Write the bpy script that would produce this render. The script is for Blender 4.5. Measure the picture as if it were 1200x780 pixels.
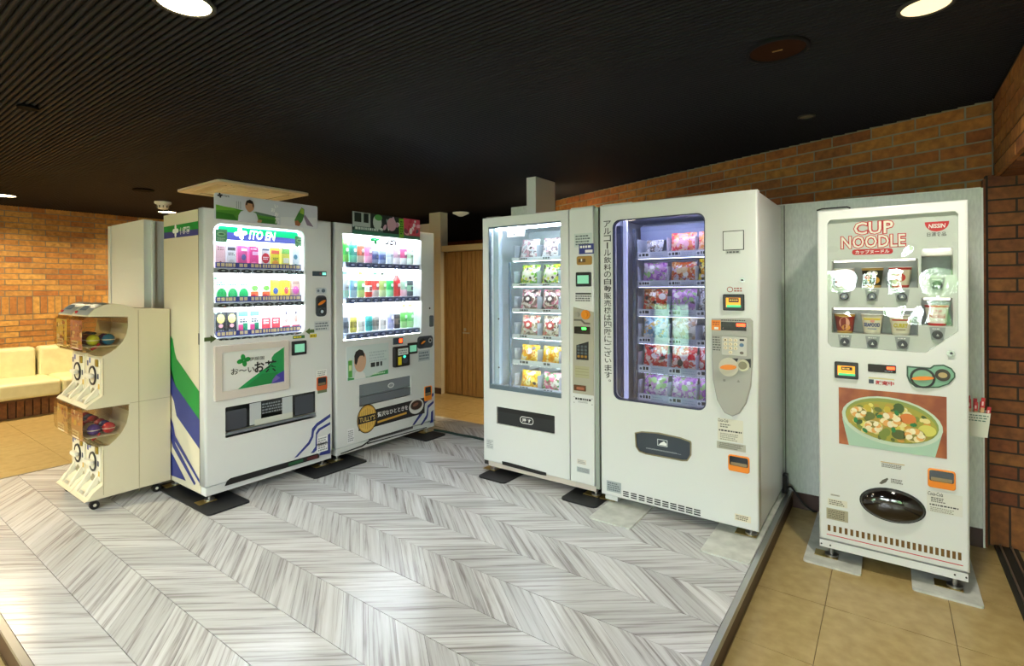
import bpy, bmesh, math, random
from mathutils import Vector, Matrix
from mathutils.geometry import tessellate_polygon
random.seed(7)
SC = bpy.context.scene
for o in list(bpy.data.objects): bpy.data.objects.remove(o)
COL = SC.collection
# ------------------------------------------------------------------ camera, world, exposure
FPX, HY, ROLL, EYE, YAW = 611.0, 336.0, 0.006, 1.33, math.radians(35.9)
cd = bpy.data.cameras.new('camera'); cam = bpy.data.objects.new('camera', cd); COL.objects.link(cam)
cd.sensor_width = 36; cd.lens = FPX / 1200 * 36; cd.shift_y = -(390 - HY) / 1200
cd.clip_start = 0.02; cd.clip_end = 200
cam.matrix_world = Matrix.Translation((0, 0, EYE)) @ Matrix.Rotation(YAW, 4, 'Z') @ Matrix.Rotation(math.pi / 2, 4, 'X') @ Matrix.Rotation(-ROLL, 4, 'Z')
SC.camera = cam
SC.view_settings.view_transform = 'Standard'; SC.view_settings.look = 'None'
SC.view_settings.exposure = 0.6; SC.view_settings.gamma = 1.0; SC.view_settings.use_curve_mapping = False
SC.cycles.use_denoising = True
SC.cycles.max_bounces = 8; SC.cycles.transparent_max_bounces = 24
SC.cycles.caustics_reflective = False; SC.cycles.caustics_refractive = False
SC.cycles.sample_clamp_indirect = 6.0
W = bpy.data.worlds.new('world'); SC.world = W; W.use_nodes = True
bg = W.node_tree.nodes['Background']; bg.inputs[0].default_value = (0.88, 0.97, 1.0, 1); bg.inputs[1].default_value = 26.0

CX, SX = math.cos(YAW), math.sin(YAW)
def ray(px, py):
    x, y = px - 600, py - HY
    x, y = x - ROLL * y, y + ROLL * x
    a = x / FPX
    return (a * CX - SX, a * SX + CX, -y / FPX)
def onx(px, py, x): d = ray(px, py); t = x / d[0]; return Vector((x, d[1] * t, EYE + d[2] * t))
def ony(px, py, y): d = ray(px, py); t = y / d[1]; return Vector((d[0] * t, y, EYE + d[2] * t))
def onz(px, py, z): d = ray(px, py); t = (z - EYE) / d[2]; return Vector((d[0] * t, d[1] * t, z))
def proj(p):
    dx, dy, dz = p[0], p[1], p[2] - EYE
    r, f = dx * CX + dy * SX, -dx * SX + dy * CX
    if f < .05: return (-9999, -9999)
    x, y = FPX * r / f, -FPX * dz / f
    return 600 + x + ROLL * y, HY + y - ROLL * x

# ------------------------------------------------------------------ materials
def lin(h):
    if isinstance(h, str):
        h = h.lstrip('#'); c = [int(h[i:i + 2], 16) / 255 for i in (0, 2, 4)]
        return tuple(((v / 12.92) if v <= .04045 else ((v + .055) / 1.055) ** 2.4) for v in c) + (1,)
    return tuple(h) + (1,) if len(h) == 3 else tuple(h)
MATS = {}
def mat(name, color='#ffffff', rough=.5, metal=0, emit=0, ecol=None, spec=.5, coat=0, trans=0):
    if name in MATS: return MATS[name]
    m = bpy.data.materials.new(name); m.use_nodes = True
    b = m.node_tree.nodes['Principled BSDF']
    b.inputs['Base Color'].default_value = lin(color); b.inputs['Roughness'].default_value = rough
    b.inputs['Metallic'].default_value = metal; b.inputs['Specular IOR Level'].default_value = spec
    b.inputs['Coat Weight'].default_value = coat
    if trans: b.inputs['Transmission Weight'].default_value = trans
    if emit:
        b.inputs['Emission Color'].default_value = lin(ecol or color); b.inputs['Emission Strength'].default_value = emit
    m.diffuse_color = lin(color)
    MATS[name] = m; return m
def C(h, rough=.45): return mat('print_' + h.lstrip('#') + ('' if rough == .45 else '_%d' % (rough * 100)), h, rough)
def nodes(m): return m.node_tree.nodes, m.node_tree.links, m.node_tree.nodes['Principled BSDF']
def glass(name, tint='#ffffff', refl=1.0, rough=.0):
    if name in MATS: return MATS[name]
    m = bpy.data.materials.new(name); m.use_nodes = True; n, l = m.node_tree.nodes, m.node_tree.links
    n.clear(); o = n.new('ShaderNodeOutputMaterial'); mx = n.new('ShaderNodeMixShader'); t = n.new('ShaderNodeBsdfTransparent'); g = n.new('ShaderNodeBsdfGlossy')
    f = n.new('ShaderNodeFresnel'); ge = n.new('ShaderNodeNewGeometry'); io = n.new('ShaderNodeMix'); io.data_type = 'FLOAT'; io.inputs[2].default_value = 1.5; io.inputs[3].default_value = 1 / 1.5
    l.new(ge.outputs['Backfacing'], io.inputs[0]); l.new(io.outputs[0], f.inputs['IOR'])     # thin sheet: same reflectance from both sides
    k = n.new('ShaderNodeMath'); k.operation = 'MULTIPLY'; k.use_clamp = True; k.inputs[1].default_value = refl
    t.inputs[0].default_value = lin(tint); g.inputs['Roughness'].default_value = rough
    l.new(f.outputs[0], k.inputs[0]); l.new(k.outputs[0], mx.inputs[0]); l.new(t.outputs[0], mx.inputs[1]); l.new(g.outputs[0], mx.inputs[2]); l.new(mx.outputs[0], o.inputs[0])
    MATS[name] = m; return m
def ramp(n, stops, interp='LINEAR'):
    r = n.new('ShaderNodeValToRGB'); r.color_ramp.interpolation = interp
    e = r.color_ramp.elements
    while len(e) < len(stops): e.new(.5)
    for k, (p, c) in enumerate(stops): e[k].position = p; e[k].color = lin(c)
    return r
def mixrgb(n, l, kind, fac, a, b):
    x = n.new('ShaderNodeMix'); x.data_type = 'RGBA'; x.blend_type = kind
    for i, v in ((0, fac), (6, a), (7, b)):
        if hasattr(v, 'is_linked'): l.new(v, x.inputs[i])
        else: x.inputs[i].default_value = v if not isinstance(v, str) else lin(v)
    return x.outputs[2]
def brick_mat(name, stops, mul=1.0):
    m = mat(name, '#a06030', .75); n, l, b = nodes(m)
    oi = n.new('ShaderNodeObjectInfo'); r = ramp(n, stops); l.new(oi.outputs['Random'], r.inputs[0])
    tc = n.new('ShaderNodeTexCoord'); no = n.new('ShaderNodeTexNoise'); no.inputs['Scale'].default_value = 26; no.inputs['Detail'].default_value = 5
    ad = n.new('ShaderNodeVectorMath'); ad.operation = 'ADD'; l.new(tc.outputs['Object'], ad.inputs[0]); l.new(oi.outputs['Location'], ad.inputs[1]); l.new(ad.outputs[0], no.inputs['Vector'])
    r2 = ramp(n, [(.3, (.62, .58, .52)), (.7, (1.12, 1.1, 1.05))]); l.new(no.outputs[0], r2.inputs[0])
    l.new(mixrgb(n, l, 'MULTIPLY', 1.0, r.outputs[0], r2.outputs[0]), b.inputs['Base Color'])
    bu = n.new('ShaderNodeBump'); bu.inputs['Strength'].default_value = .35; bu.inputs['Distance'].default_value = .004; l.new(no.outputs[0], bu.inputs['Height']); l.new(bu.outputs[0], b.inputs['Normal'])
    return m
def plank_mat():
    m = mat('grey_wood_vinyl', '#c8c8c4', .3); n, l, b = nodes(m)
    oi = n.new('ShaderNodeObjectInfo'); tc = n.new('ShaderNodeTexCoord')
    cx = n.new('ShaderNodeCombineXYZ'); mu = n.new('ShaderNodeMath'); mu.operation = 'MULTIPLY'; mu.inputs[1].default_value = 37; l.new(oi.outputs['Random'], mu.inputs[0])
    for i in range(3): l.new(mu.outputs[0], cx.inputs[i])
    ad = n.new('ShaderNodeVectorMath'); ad.operation = 'ADD'; l.new(tc.outputs['Object'], ad.inputs[0]); l.new(cx.outputs[0], ad.inputs[1])
    mp = n.new('ShaderNodeMapping'); mp.inputs['Scale'].default_value = (1.5, 46, 1); l.new(ad.outputs[0], mp.inputs[0])
    no = n.new('ShaderNodeTexNoise'); no.inputs['Scale'].default_value = 1; no.inputs['Detail'].default_value = 6; no.inputs['Roughness'].default_value = .62; no.inputs['Distortion'].default_value = .35; l.new(mp.outputs[0], no.inputs['Vector'])
    r = ramp(n, [(.28, '#79736f'), (.40, '#afacab'), (.49, '#cccccb'), (.70, '#dfe1e1')]); l.new(no.outputs[0], r.inputs[0])
    r2 = ramp(n, [(0, (.74, .74, .74)), (1, (.98, .98, .98))]); l.new(oi.outputs['Random'], r2.inputs[0])
    l.new(mixrgb(n, l, 'MULTIPLY', 1.0, r.outputs[0], r2.outputs[0]), b.inputs['Base Color'])
    rr = ramp(n, [(.3, (.28,) * 3), (.7, (.15,) * 3)]); l.new(no.outputs[0], rr.inputs[0]); l.new(rr.outputs[0], b.inputs['Roughness'])
    bu = n.new('ShaderNodeBump'); bu.inputs['Strength'].default_value = .06; bu.inputs['Distance'].default_value = .002; l.new(no.outputs[0], bu.inputs['Height']); l.new(bu.outputs[0], b.inputs['Normal'])
    return m
def noise_mat(name, c1, c2, scale, rough=.5, sc3=(1, 1, 1), bump=0, detail=4, lo=.35, hi=.65, rnd=0):
    m = mat(name, c1, rough); n, l, b = nodes(m)
    tc = n.new('ShaderNodeTexCoord'); mp = n.new('ShaderNodeMapping'); mp.inputs['Scale'].default_value = sc3; l.new(tc.outputs['Object'], mp.inputs[0])
    if rnd:
        oi = n.new('ShaderNodeObjectInfo'); l.new(oi.outputs['Location'], mp.inputs['Location'])
    no = n.new('ShaderNodeTexNoise'); no.inputs['Scale'].default_value = scale; no.inputs['Detail'].default_value = detail; l.new(mp.outputs[0], no.inputs['Vector'])
    r = ramp(n, [(lo, c1), (hi, c2)]); l.new(no.outputs[0], r.inputs[0]); l.new(r.outputs[0], b.inputs['Base Color'])
    if bump:
        bu = n.new('ShaderNodeBump'); bu.inputs['Strength'].default_value = bump; bu.inputs['Distance'].default_value = .003; l.new(no.outputs[0], bu.inputs['Height']); l.new(bu.outputs[0], b.inputs['Normal'])
    return m
def bag_mat(pal):
    name = 'bag_' + '_'.join(p.lstrip('#') for p in pal)
    if name in MATS: return MATS[name]
    m = mat(name, pal[0], .3, coat=.35); n, l, b = nodes(m)
    tc = n.new('ShaderNodeTexCoord'); oi = n.new('ShaderNodeObjectInfo')
    ad = n.new('ShaderNodeVectorMath'); ad.operation = 'ADD'; l.new(tc.outputs['Object'], ad.inputs[0]); l.new(oi.outputs['Location'], ad.inputs[1])
    no = n.new('ShaderNodeTexNoise'); no.inputs['Scale'].default_value = 30; l.new(ad.outputs[0], no.inputs['Vector'])
    a2 = mixrgb(n, l, 'LINEAR_LIGHT', .035, ad.outputs[0], no.outputs['Color'])
    v = n.new('ShaderNodeTexVoronoi'); v.inputs['Scale'].default_value = 55; l.new(a2, v.inputs['Vector'])
    sp = n.new('ShaderNodeSeparateColor'); l.new(v.outputs['Color'], sp.inputs[0])
    k = len(pal); r = ramp(n, [(i / k, c) for i, c in enumerate(pal)], 'CONSTANT'); l.new(sp.outputs[0], r.inputs[0])
    l.new(r.outputs[0], b.inputs['Base Color'])
    return m

# ------------------------------------------------------------------ mesh building
class MB:
    def __init__(s): s.v, s.f, s.m, s.sm, s.mats = [], [], [], [], []
    def mi(s, m):
        if m not in s.mats: s.mats.append(m)
        return s.mats.index(m)
    def add(s, vs, fs, m, smooth=False):
        b = len(s.v); s.v += [tuple(p) for p in vs]; k = s.mi(m)
        for f in fs: s.f.append(tuple(b + i for i in f)); s.m.append(k); s.sm.append(smooth)
        return s
    def box(s, x0, x1, y0, y1, z0, z1, m):
        if x0 > x1: x0, x1 = x1, x0
        if y0 > y1: y0, y1 = y1, y0
        if z0 > z1: z0, z1 = z1, z0
        return s.add([(x, y, z) for x in (x0, x1) for y in (y0, y1) for z in (z0, z1)],
              [(0, 1, 3, 2), (4, 6, 7, 5), (0, 4, 5, 1), (2, 3, 7, 6), (0, 2, 6, 4), (1, 5, 7, 3)], m)
    def rbox(s, x0, x1, y0, y1, z0, z1, m, r=.01, seg=2):
        bm = bmesh.new(); bmesh.ops.create_cube(bm, size=1)
        for v in bm.verts: v.co = Vector(((x0 + x1) / 2 + v.co.x * abs(x1 - x0), (y0 + y1) / 2 + v.co.y * abs(y1 - y0), (z0 + z1) / 2 + v.co.z * abs(z1 - z0)))
        r = min(r, abs(x1 - x0) * .49, abs(y1 - y0) * .49, abs(z1 - z0) * .49)
        bmesh.ops.bevel(bm, geom=bm.edges[:], offset=r, segments=seg, profile=.5, affect='EDGES')
        bm.verts.index_update(); s.add([v.co[:] for v in bm.verts], [[v.index for v in f.verts] for f in bm.faces], m); bm.free(); return s
    def poly(s, pts, y, m):      # flat print on a front face: pts (x, z), facing -y
        a = sum(pts[i][0] * pts[(i + 1) % len(pts)][1] - pts[(i + 1) % len(pts)][0] * pts[i][1] for i in range(len(pts)))
        if a < 0: pts = pts[::-1]
        vs = [Vector((p[0], p[1], 0)) for p in pts]
        t = tessellate_polygon([vs]) if len(pts) > 4 else [tuple(range(len(pts)))]
        fs = []
        for f in t:
            q = [pts[i] for i in f]; ar = sum(q[i][0] * q[(i + 1) % len(q)][1] - q[(i + 1) % len(q)][0] * q[i][1] for i in range(len(q)))
            fs.append(tuple(f) if ar > 0 else tuple(reversed(f)))
        return s.add([(p[0], y, p[1]) for p in pts], fs, m)
    def rect(s, r, y, m): return s.poly([(r[0], r[1]), (r[2], r[1]), (r[2], r[3]), (r[0], r[3])], y, m)
    def plate(s, outer, holes, y0, y1, m, rnd=0, seg=3):
        # solid plate between y0 (front) and y1 with holes; rnd rounds the outer front edge
        def ccw(p):
            a = sum(p[i][0] * p[(i + 1) % len(p)][1] - p[(i + 1) % len(p)][0] * p[i][1] for i in range(len(p))); return p if a > 0 else p[::-1]
        outer = ccw(list(outer)); holes = [ccw(list(h)) for h in holes]
        inner = offset(outer, rnd) if rnd else outer
        loops = [inner] + holes
        flat = [p for lp in loops for p in lp]
        tri = tessellate_polygon([[Vector((p[0], p[1], 0)) for p in lp] for lp in loops])
        ff, bb = [], []
        for f in tri:
            q = [flat[i] for i in f]; ar = sum(q[i][0] * q[(i + 1) % 3][1] - q[(i + 1) % 3][0] * q[i][1] for i in range(3))
            f = tuple(f) if ar > 0 else tuple(reversed(f)); ff.append(f); bb.append(tuple(reversed(f)))
        s.add([(p[0], y0, p[1]) for p in flat], ff, m)
        s.add([(p[0], y1, p[1]) for p in ([o for o in outer] + flat[len(inner):])], bb, m)
        prof = [(0, y1)] + ([(rnd - rnd * math.sin(a), y0 + rnd - rnd * math.cos(a)) for a in [math.pi / 2 * (1 - k / seg) for k in range(seg + 1)]] if rnd else [(0, y0)])
        ls = [[(p[0], y, p[1]) for p in (offset(outer, o) if o else outer)] for o, y in prof]
        n = len(outer); vs = [v for lp in ls for v in lp]; fs = []
        for k in range(len(ls) - 1):
            for i in range(n): j = (i + 1) % n; fs.append((k * n + j, k * n + i, (k + 1) * n + i, (k + 1) * n + j)[::-1] if False else (k * n + i, k * n + j, (k + 1) * n + j, (k + 1) * n + i))
        s.add(vs, fs, m, rnd > 0)
        for h in holes:
            n = len(h); s.add([(p[0], y, p[1]) for y in (y0, y1) for p in h], [(i, n + i, n + (i + 1) % n, (i + 1) % n) for i in range(n)][::-1], m)
        return s
    def prism(s, pts, x0, x1, m, axis='x'):     # closed profile extruded; pts (y, z) for axis x, (x, y) for axis z
        vs = [Vector((p[0], p[1], 0)) for p in pts]; n = len(pts)
        t = [tuple(f) for f in tessellate_polygon([vs])]
        mk = (lambda p, a: (a, p[0], p[1])) if axis == 'x' else (lambda p, a: (p[0], p[1], a)) if axis == 'z' else (lambda p, a: (p[0], a, p[1]))
        allv = [mk(p, x0) for p in pts] + [mk(p, x1) for p in pts]
        fs = t + [tuple(n + i for i in reversed(f)) for f in t] + [(i, (i + 1) % n, n + (i + 1) % n, n + i) for i in range(n)]
        bm = bmesh.new(); bv = [bm.verts.new(v) for v in allv]
        for f in fs:
            try: bm.faces.new([bv[i] for i in f])
            except ValueError: pass
        bmesh.ops.recalc_face_normals(bm, faces=bm.faces[:]); bm.verts.index_update()
        s.add([v.co[:] for v in bm.verts], [[v.index for v in f.verts] for f in bm.faces], m); bm.free(); return s
    def cyl(s, c, r, h, m, axis='z', n=16, r2=None, smooth=True):   # starts at c, extends h along axis
        r2 = r if r2 is None else r2
        def mk(a, rr, t):
            u, w = rr * math.cos(a), rr * math.sin(a)
            return (c[0] + u, c[1] + w, c[2] + t) if axis == 'z' else (c[0] + t, c[1] + u, c[2] + w) if axis == 'x' else (c[0] + w, c[1] + t, c[2] + u)
        A = [2 * math.pi * i / n for i in range(n)]
        vs = [mk(a, r, 0) for a in A] + [mk(a, r2, h) for a in A]
        k = h < 0
        sd = [(i, (i + 1) % n, n + (i + 1) % n, n + i) for i in range(n)]
        caps = [tuple(range(n))[::-1], tuple(range(n, 2 * n))]
        if k: sd = [f[::-1] for f in sd]; caps = [f[::-1] for f in caps]
        s.add(vs, sd, m, smooth); s.add(vs, caps, m); return s
    def lathe(s, prof, m, c=(0, 0, 0), n=16, sx=1, sy=1):   # prof [(r, z)] bottom to top
        vs = [(c[0] + r * math.cos(2 * math.pi * i / n) * sx, c[1] + r * math.sin(2 * math.pi * i / n) * sy, c[2] + z) for r, z in prof for i in range(n)]
        fs = [(k * n + i, k * n + (i + 1) % n, (k + 1) * n + (i + 1) % n, (k + 1) * n + i) for k in range(len(prof) - 1) for i in range(n)]
        s.add(vs, fs, m, True)
        s.add(vs[:n], [tuple(range(n))[::-1]], m); s.add(vs[-n:], [tuple(range(n))], m); return s
    def tube(s, pts, r, m, n=8):
        pts = [Vector(p) for p in pts]; vs = []
        for i, p in enumerate(pts):
            t = (pts[min(i + 1, len(pts) - 1)] - pts[max(i - 1, 0)]).normalized()
            a = t.cross(Vector((0, 0, 1)) if abs(t.z) < .9 else Vector((1, 0, 0))).normalized(); b = t.cross(a)
            vs += [p + a * r * math.cos(2 * math.pi * k / n) + b * r * math.sin(2 * math.pi * k / n) for k in range(n)]
        L = len(pts); fs = [(k * n + i, (k + 1) * n + i, (k + 1) * n + (i + 1) % n, k * n + (i + 1) % n) for k in range(L - 1) for i in range(n)]
        s.add(vs, fs, m, True); s.add(vs[:n], [tuple(range(n))], m); s.add(vs[-n:], [tuple(range(n))[::-1]], m); return s
    def ball(s, c, r, m, n=12, rings=8, sx=1, sy=1, sz=1):
        prof = [(max(r * math.sin(math.pi * k / rings), .0004), -r * math.cos(math.pi * k / rings) * sz) for k in range(rings + 1)]
        return s.lathe(prof, m, c, n, sx, sy)
    def mesh(s, name):
        me = bpy.data.meshes.new(name); me.from_pydata(s.v, [], s.f)
        for m in s.mats: me.materials.append(m)
        me.polygons.foreach_set('material_index', s.m); me.polygons.foreach_set('use_smooth', s.sm); me.update(); return me
    def build(s, name, parent=None, loc=None, rz=0, label=None, cat=None, group=None, kind=None):
        o = bpy.data.objects.new(name, s.mesh(name)); COL.objects.link(o)
        if parent: o.parent = parent
        if loc: o.location = loc
        if rz: o.rotation_euler[2] = rz
        return tag(o, label, cat, group, kind)
def offset(p, d):
    n = len(p); out = []
    for i in range(n):
        a, b, c = p[i - 1], p[i], p[(i + 1) % n]
        e1 = Vector((b[0] - a[0], b[1] - a[1])); e2 = Vector((c[0] - b[0], c[1] - b[1]))
        if e1.length < 1e-9 or e2.length < 1e-9: out.append(b); continue
        e1.normalize(); e2.normalize(); n1 = Vector((-e1.y, e1.x)); n2 = Vector((-e2.y, e2.x)); k = n1 + n2
        k = k / max(k.length_squared, .2) * 2; out.append((b[0] + k.x * d / 1, b[1] + k.y * d / 1) if False else (b[0] + k.x * d, b[1] + k.y * d))
    return out
def tag(o, label=None, cat=None, group=None, kind=None):
    for k, v in (('label', label), ('category', cat), ('group', group), ('kind', kind)):
        if v: o[k] = v
    return o
def empty(name, loc, rz=0, label=None, cat=None, group=None):
    o = bpy.data.objects.new(name, None); COL.objects.link(o); o.location = loc; o.rotation_euler[2] = rz; o.empty_display_size = .1
    return tag(o, label, cat, group)
def rr(r, rad, seg=4):      # rounded rectangle outline from (x0, z0, x1, z1)
    x0, z0, x1, z1 = r; rad = min(rad, abs(x1 - x0) / 2, abs(z1 - z0) / 2); out = []
    for cx, cz, a0 in ((x1 - rad, z0 + rad, -90), (x1 - rad, z1 - rad, 0), (x0 + rad, z1 - rad, 90), (x0 + rad, z0 + rad, 180)):
        for k in range(seg + 1): a = math.radians(a0 + 90 * k / seg); out.append((cx + rad * math.cos(a), cz + rad * math.sin(a)))
    return out
def ell(cx, cz, a, b, n=20, rot=0):
    return [(cx + a * math.cos(t) * math.cos(rot) - b * math.sin(t) * math.sin(rot), cz + a * math.cos(t) * math.sin(rot) + b * math.sin(t) * math.cos(rot)) for t in [2 * math.pi * k / n for k in range(n)]]
TXT = {}
def textgeo(body, bold=0.0, shear=0.0, res=2):
    key = (body, bold, shear)
    if key not in TXT:
        c = bpy.data.curves.new('t', 'FONT'); c.body = body; c.size = 1; c.resolution_u = res; c.offset = bold; c.shear = shear
        o = bpy.data.objects.new('t', c); me = bpy.data.meshes.new_from_object(o)
        vs = [(v.co.x, v.co.y) for v in me.vertices]; fs = [tuple(p.vertices) for p in me.polygons]
        bpy.data.objects.remove(o); bpy.data.meshes.remove(me); bpy.data.curves.remove(c)
        if not vs: vs, fs = [(0, 0), (1, 0), (1, 1)], [(0, 1, 2)]
        x0, x1 = min(v[0] for v in vs), max(v[0] for v in vs); y0, y1 = min(v[1] for v in vs), max(v[1] for v in vs)
        TXT[key] = ([((x - x0) / max(x1 - x0, 1e-6), (y - y0) / max(y1 - y0, 1e-6)) for x, y in vs], fs)
    return TXT[key]
def text(mb, body, r, y, m, bold=0, shear=0, bend=None):     # lettering fitted to the rectangle r = (x0, z0, x1, z1)
    vs, fs = textgeo(body, bold, shear)
    P = [(r[0] + u * (r[2] - r[0]), y, r[1] + v * (r[3] - r[1])) for u, v in vs]
    if bend: P = [(x, y - math.sqrt(max(bend * bend - x * x, 0)) + bend if False else y + (bend - math.sqrt(max(bend * bend - x * x, 0))), z) for x, y, z in P]
    out = []
    for f in fs:
        q = [P[i] for i in f]; a = sum(q[i][0] * q[(i + 1) % len(q)][2] - q[(i + 1) % len(q)][0] * q[i][2] for i in range(len(q)))
        out.append(f if a > 0 else f[::-1])
    mb.add(P, out, m); return mb
def fine(mb, r, y, m, rows=3, fill=.55, seed=0):      # rows of small print too small to read
    R = random.Random(seed + int(r[0] * 1000)); h = (r[3] - r[1]) / rows
    for k in range(rows):
        x = r[0]; z = r[3] - (k + 1) * h + h * .22; end = r[2] - (r[2] - r[0]) * R.uniform(0, .25)
        while x < end:
            w = h * R.uniform(.4, 1.1); mb.rect((x, z, min(x + w, r[2]), z + h * fill), y, m); x += w + h * .25
    return mb
# ------------------------------------------------------------------ the setting
CEIL, LOW = 2.34, -0.10
XL, XR, YF, YB = -8.6, 1.8, -3.6, 8.6
mortar = mat('mortar', '#7a7364', .9); mortar_dk = mat('dark_mortar', '#3a3024', .9)
m_brick = brick_mat('orange_brick', [(0, '#9c6230'), (.25, '#b27c3c'), (.5, '#bd8a44'), (.75, '#c29650'), (1, '#a46f3a')])
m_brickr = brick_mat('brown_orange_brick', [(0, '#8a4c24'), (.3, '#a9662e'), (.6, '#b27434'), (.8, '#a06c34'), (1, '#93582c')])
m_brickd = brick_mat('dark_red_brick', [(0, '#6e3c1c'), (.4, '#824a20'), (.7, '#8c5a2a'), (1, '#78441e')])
white_wall = mat('white_wall_paint', '#d9d6cc', .7)
m_tile = noise_mat('beige_vinyl_tile', '#a28a56', '#b69f6c', 18, .28, (1, 1, 1), 0, 6, .3, .7, 1)
m_tilebase = mat('tile_joint', '#6d5a34', .6)
m_rib = mat('black_ribbed_ceiling', '#1a1c24', .55, spec=.12); m_ceil = mat('ceiling_black', '#060607', .9)
alu = mat('brushed_aluminium', '#b9bcbd', .35, .9); steel = mat('steel', '#a8a8a4', .3, .9); black = mat('black_plastic', '#141414', .4)
m_pan = noise_mat('woven_white_panel', '#d2d7d3', '#e0e5e0', 90, .55, (1, 1, .25), .12, 3)
m_panlt = mat('panel_edge_white', '#e4e6e2', .45); dkbrown = mat('dark_brown_vinyl', '#3a2114', .4)

def inframe(p, mx=30, my=30):
    q = proj(p); return -mx < q[0] < 1200 + mx and -my < q[1] < 780 + my
MESHC = {}
def unit_box(name, dx, dy, dz, m):
    k = (name, round(dx, 4), round(dy, 4), round(dz, 4), m.name)
    if k not in MESHC:
        b = MB(); b.box(-dx / 2, dx / 2, -dy / 2, dy / 2, -dz / 2, dz / 2, m); MESHC[k] = b.mesh(name)
    return MESHC[k]
def piece(name, me, parent, loc, rz=0, ry=0):
    o = bpy.data.objects.new(name, me); COL.objects.link(o); o.parent = parent; o.location = loc; o.rotation_euler = (0, ry, rz); return o

# floor: slab, vinyl tiles
b = MB(); b.box(XL - .2, XR + .2, YF - .2, YB + .2, LOW - .1, LOW - .004, m_tilebase); floor = b.build('floor', kind='structure')
rest = MB(); T = .45; nt = 0
tme = unit_box('tile', T - .003, T - .003, .004, m_tile)
for i in range(-20, 5):
    for j in range(-14, 16):
        x, y = .21 + T * (i + .5), 2.25 + T * (j + .5)
        if not (XL + .1 < x < XR and YF < y < YB): continue
        if -5.3 < x < -.75 and .7 < y < 3.7: continue
        x0, x1, y0, y1 = x - T / 2 + .0015, x + T / 2 - .0015, y - T / 2 + .0015, y + T / 2 - .0015
        vis = any(inframe((a, c, LOW)) for a in (x0, x1) for c in (y0, y1)) and not (y > 3.85 and x > -3.2) and not (-8.0 < x < -3.6 and y > 2.7)
        # the platform hides part of the tile field: cut tiles at its edges
        if -5.07 < x1 and x0 < -.52 and y1 > .477 and y0 < 3.92:
            if x0 < -.52 < x1: x0 = -.515
            elif x0 < -5.07 < x1: x1 = -5.075
            elif y0 < 3.92 < y1: y0 = 3.925
            elif y0 < .477 < y1: y1 = .472
            else: continue
            if x1 - x0 < .01 or y1 - y0 < .01: continue
            if vis: piece('tile', unit_box('tile', x1 - x0, y1 - y0, .004, m_tile), floor, ((x0 + x1) / 2, (y0 + y1) / 2, LOW - .002)); continue
        if vis: piece('tile', tme, floor, (x, y, LOW - .002))
        else: rest.box(x0, x1, y0, y1, LOW - .004, LOW, m_tile)
rest.build('tile_field', floor, kind='stuff')

# platform with chevron planks
PX0, PX1, PY0, PY1 = -5.07, -.52, .477, 3.92
b = MB(); b.box(PX0, PX1, PY0, PY1, LOW, -.0045, dkbrown); plat = b.build('floor_platform', kind='structure')
def clip(poly, ax, lim, keep_less):
    out = []
    for i in range(len(poly)):
        p, q = poly[i], poly[(i + 1) % len(poly)]
        a, c = p[ax] - lim, q[ax] - lim
        if keep_less: a, c = -a, -c
        if a >= 0: out.append(p)
        if (a >= 0) != (c >= 0): t = a / (a - c); out.append((p[0] + (q[0] - p[0]) * t, p[1] + (q[1] - p[1]) * t))
    return out
m_plank = plank_mat(); BW, PP, ANG = .2345, .165, math.radians(38)
rest = MB(); npl = 0; k = 0
e = .022
while PY0 + k * BW < PY1:
    y0, y1 = PY0 + k * BW, min(PY0 + (k + 1) * BW, PY1); sg = 1 if k % 2 == 0 else -1
    run = BW / math.tan(ANG) * sg; x = PX0 - 1 + (.0 if sg > 0 else BW / math.tan(ANG))
    while x < PX1 + 1:
        run2 = run * (y1 - y0) / BW
        P = [(x, y0), (x + PP, y0), (x + PP + run2, y1), (x + run2, y1)]
        for ax, lim, less in ((0, PX0 + .002, False), (0, PX1 - e, True), (1, PY0 + e, False), (1, PY1 - .002, True)):
            P = clip(P, ax, lim, less)
            if len(P) < 3: break
        x += PP
        if len(P) < 3: continue
        cx, cy = sum(p[0] for p in P) / len(P), sum(p[1] for p in P) / len(P)
        g = .0006; P = [(cx + (p[0] - cx) * (1 - g / .05), cy + (p[1] - cy) * (1 - g / .05)) for p in P]
        hid = (cx < -3.5 and cy > 1.6) or (cy > 3.1 and cx > -2.4) or (cx < -3.9 and cy > 1.5 and cx > -5.07)
        if any(inframe((p[0], p[1], 0), 5, 5) for p in P) and not hid:
            a = ANG * sg; ca, sa = math.cos(-a), math.sin(-a)
            L = [((p[0] - cx) * ca - (p[1] - cy) * sa, (p[0] - cx) * sa + (p[1] - cy) * ca) for p in P]
            q = MB(); q.prism(L, -.004, 0, m_plank, 'z'); q.build('plank', plat, (cx, cy, 0), a); npl += 1
        else: rest.prism(P, -.004, 0, m_plank, 'z')
    k += 1
rest.build('plank_field', plat, kind='stuff')
print('planks', npl)
b = MB(); b.box(PX1 - .02, PX1 + .004, PY0 - .004, PY1, -.012, .003, alu); b.box(PX1 + .0005, PX1 + .003, PY0, PY1, -.03, -.012, alu); b.build('trim_1', label='thin aluminium edge strip along the right side of the platform', kind='structure')
b = MB(); b.box(PX0, PX1 - .021, PY0 - .004, PY0 + .02, -.012, .003, alu); b.build('trim_2', label='thin aluminium edge strip along the near side of the platform', kind='structure')
b = MB(); b.box(-5.083, -5.0705, PY0, PY1, LOW, .001, mat('trim_grey', '#6a6a5c', .5)); b.build('trim_3', label='grey edge strip along the left side of the platform', kind='structure')
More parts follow.
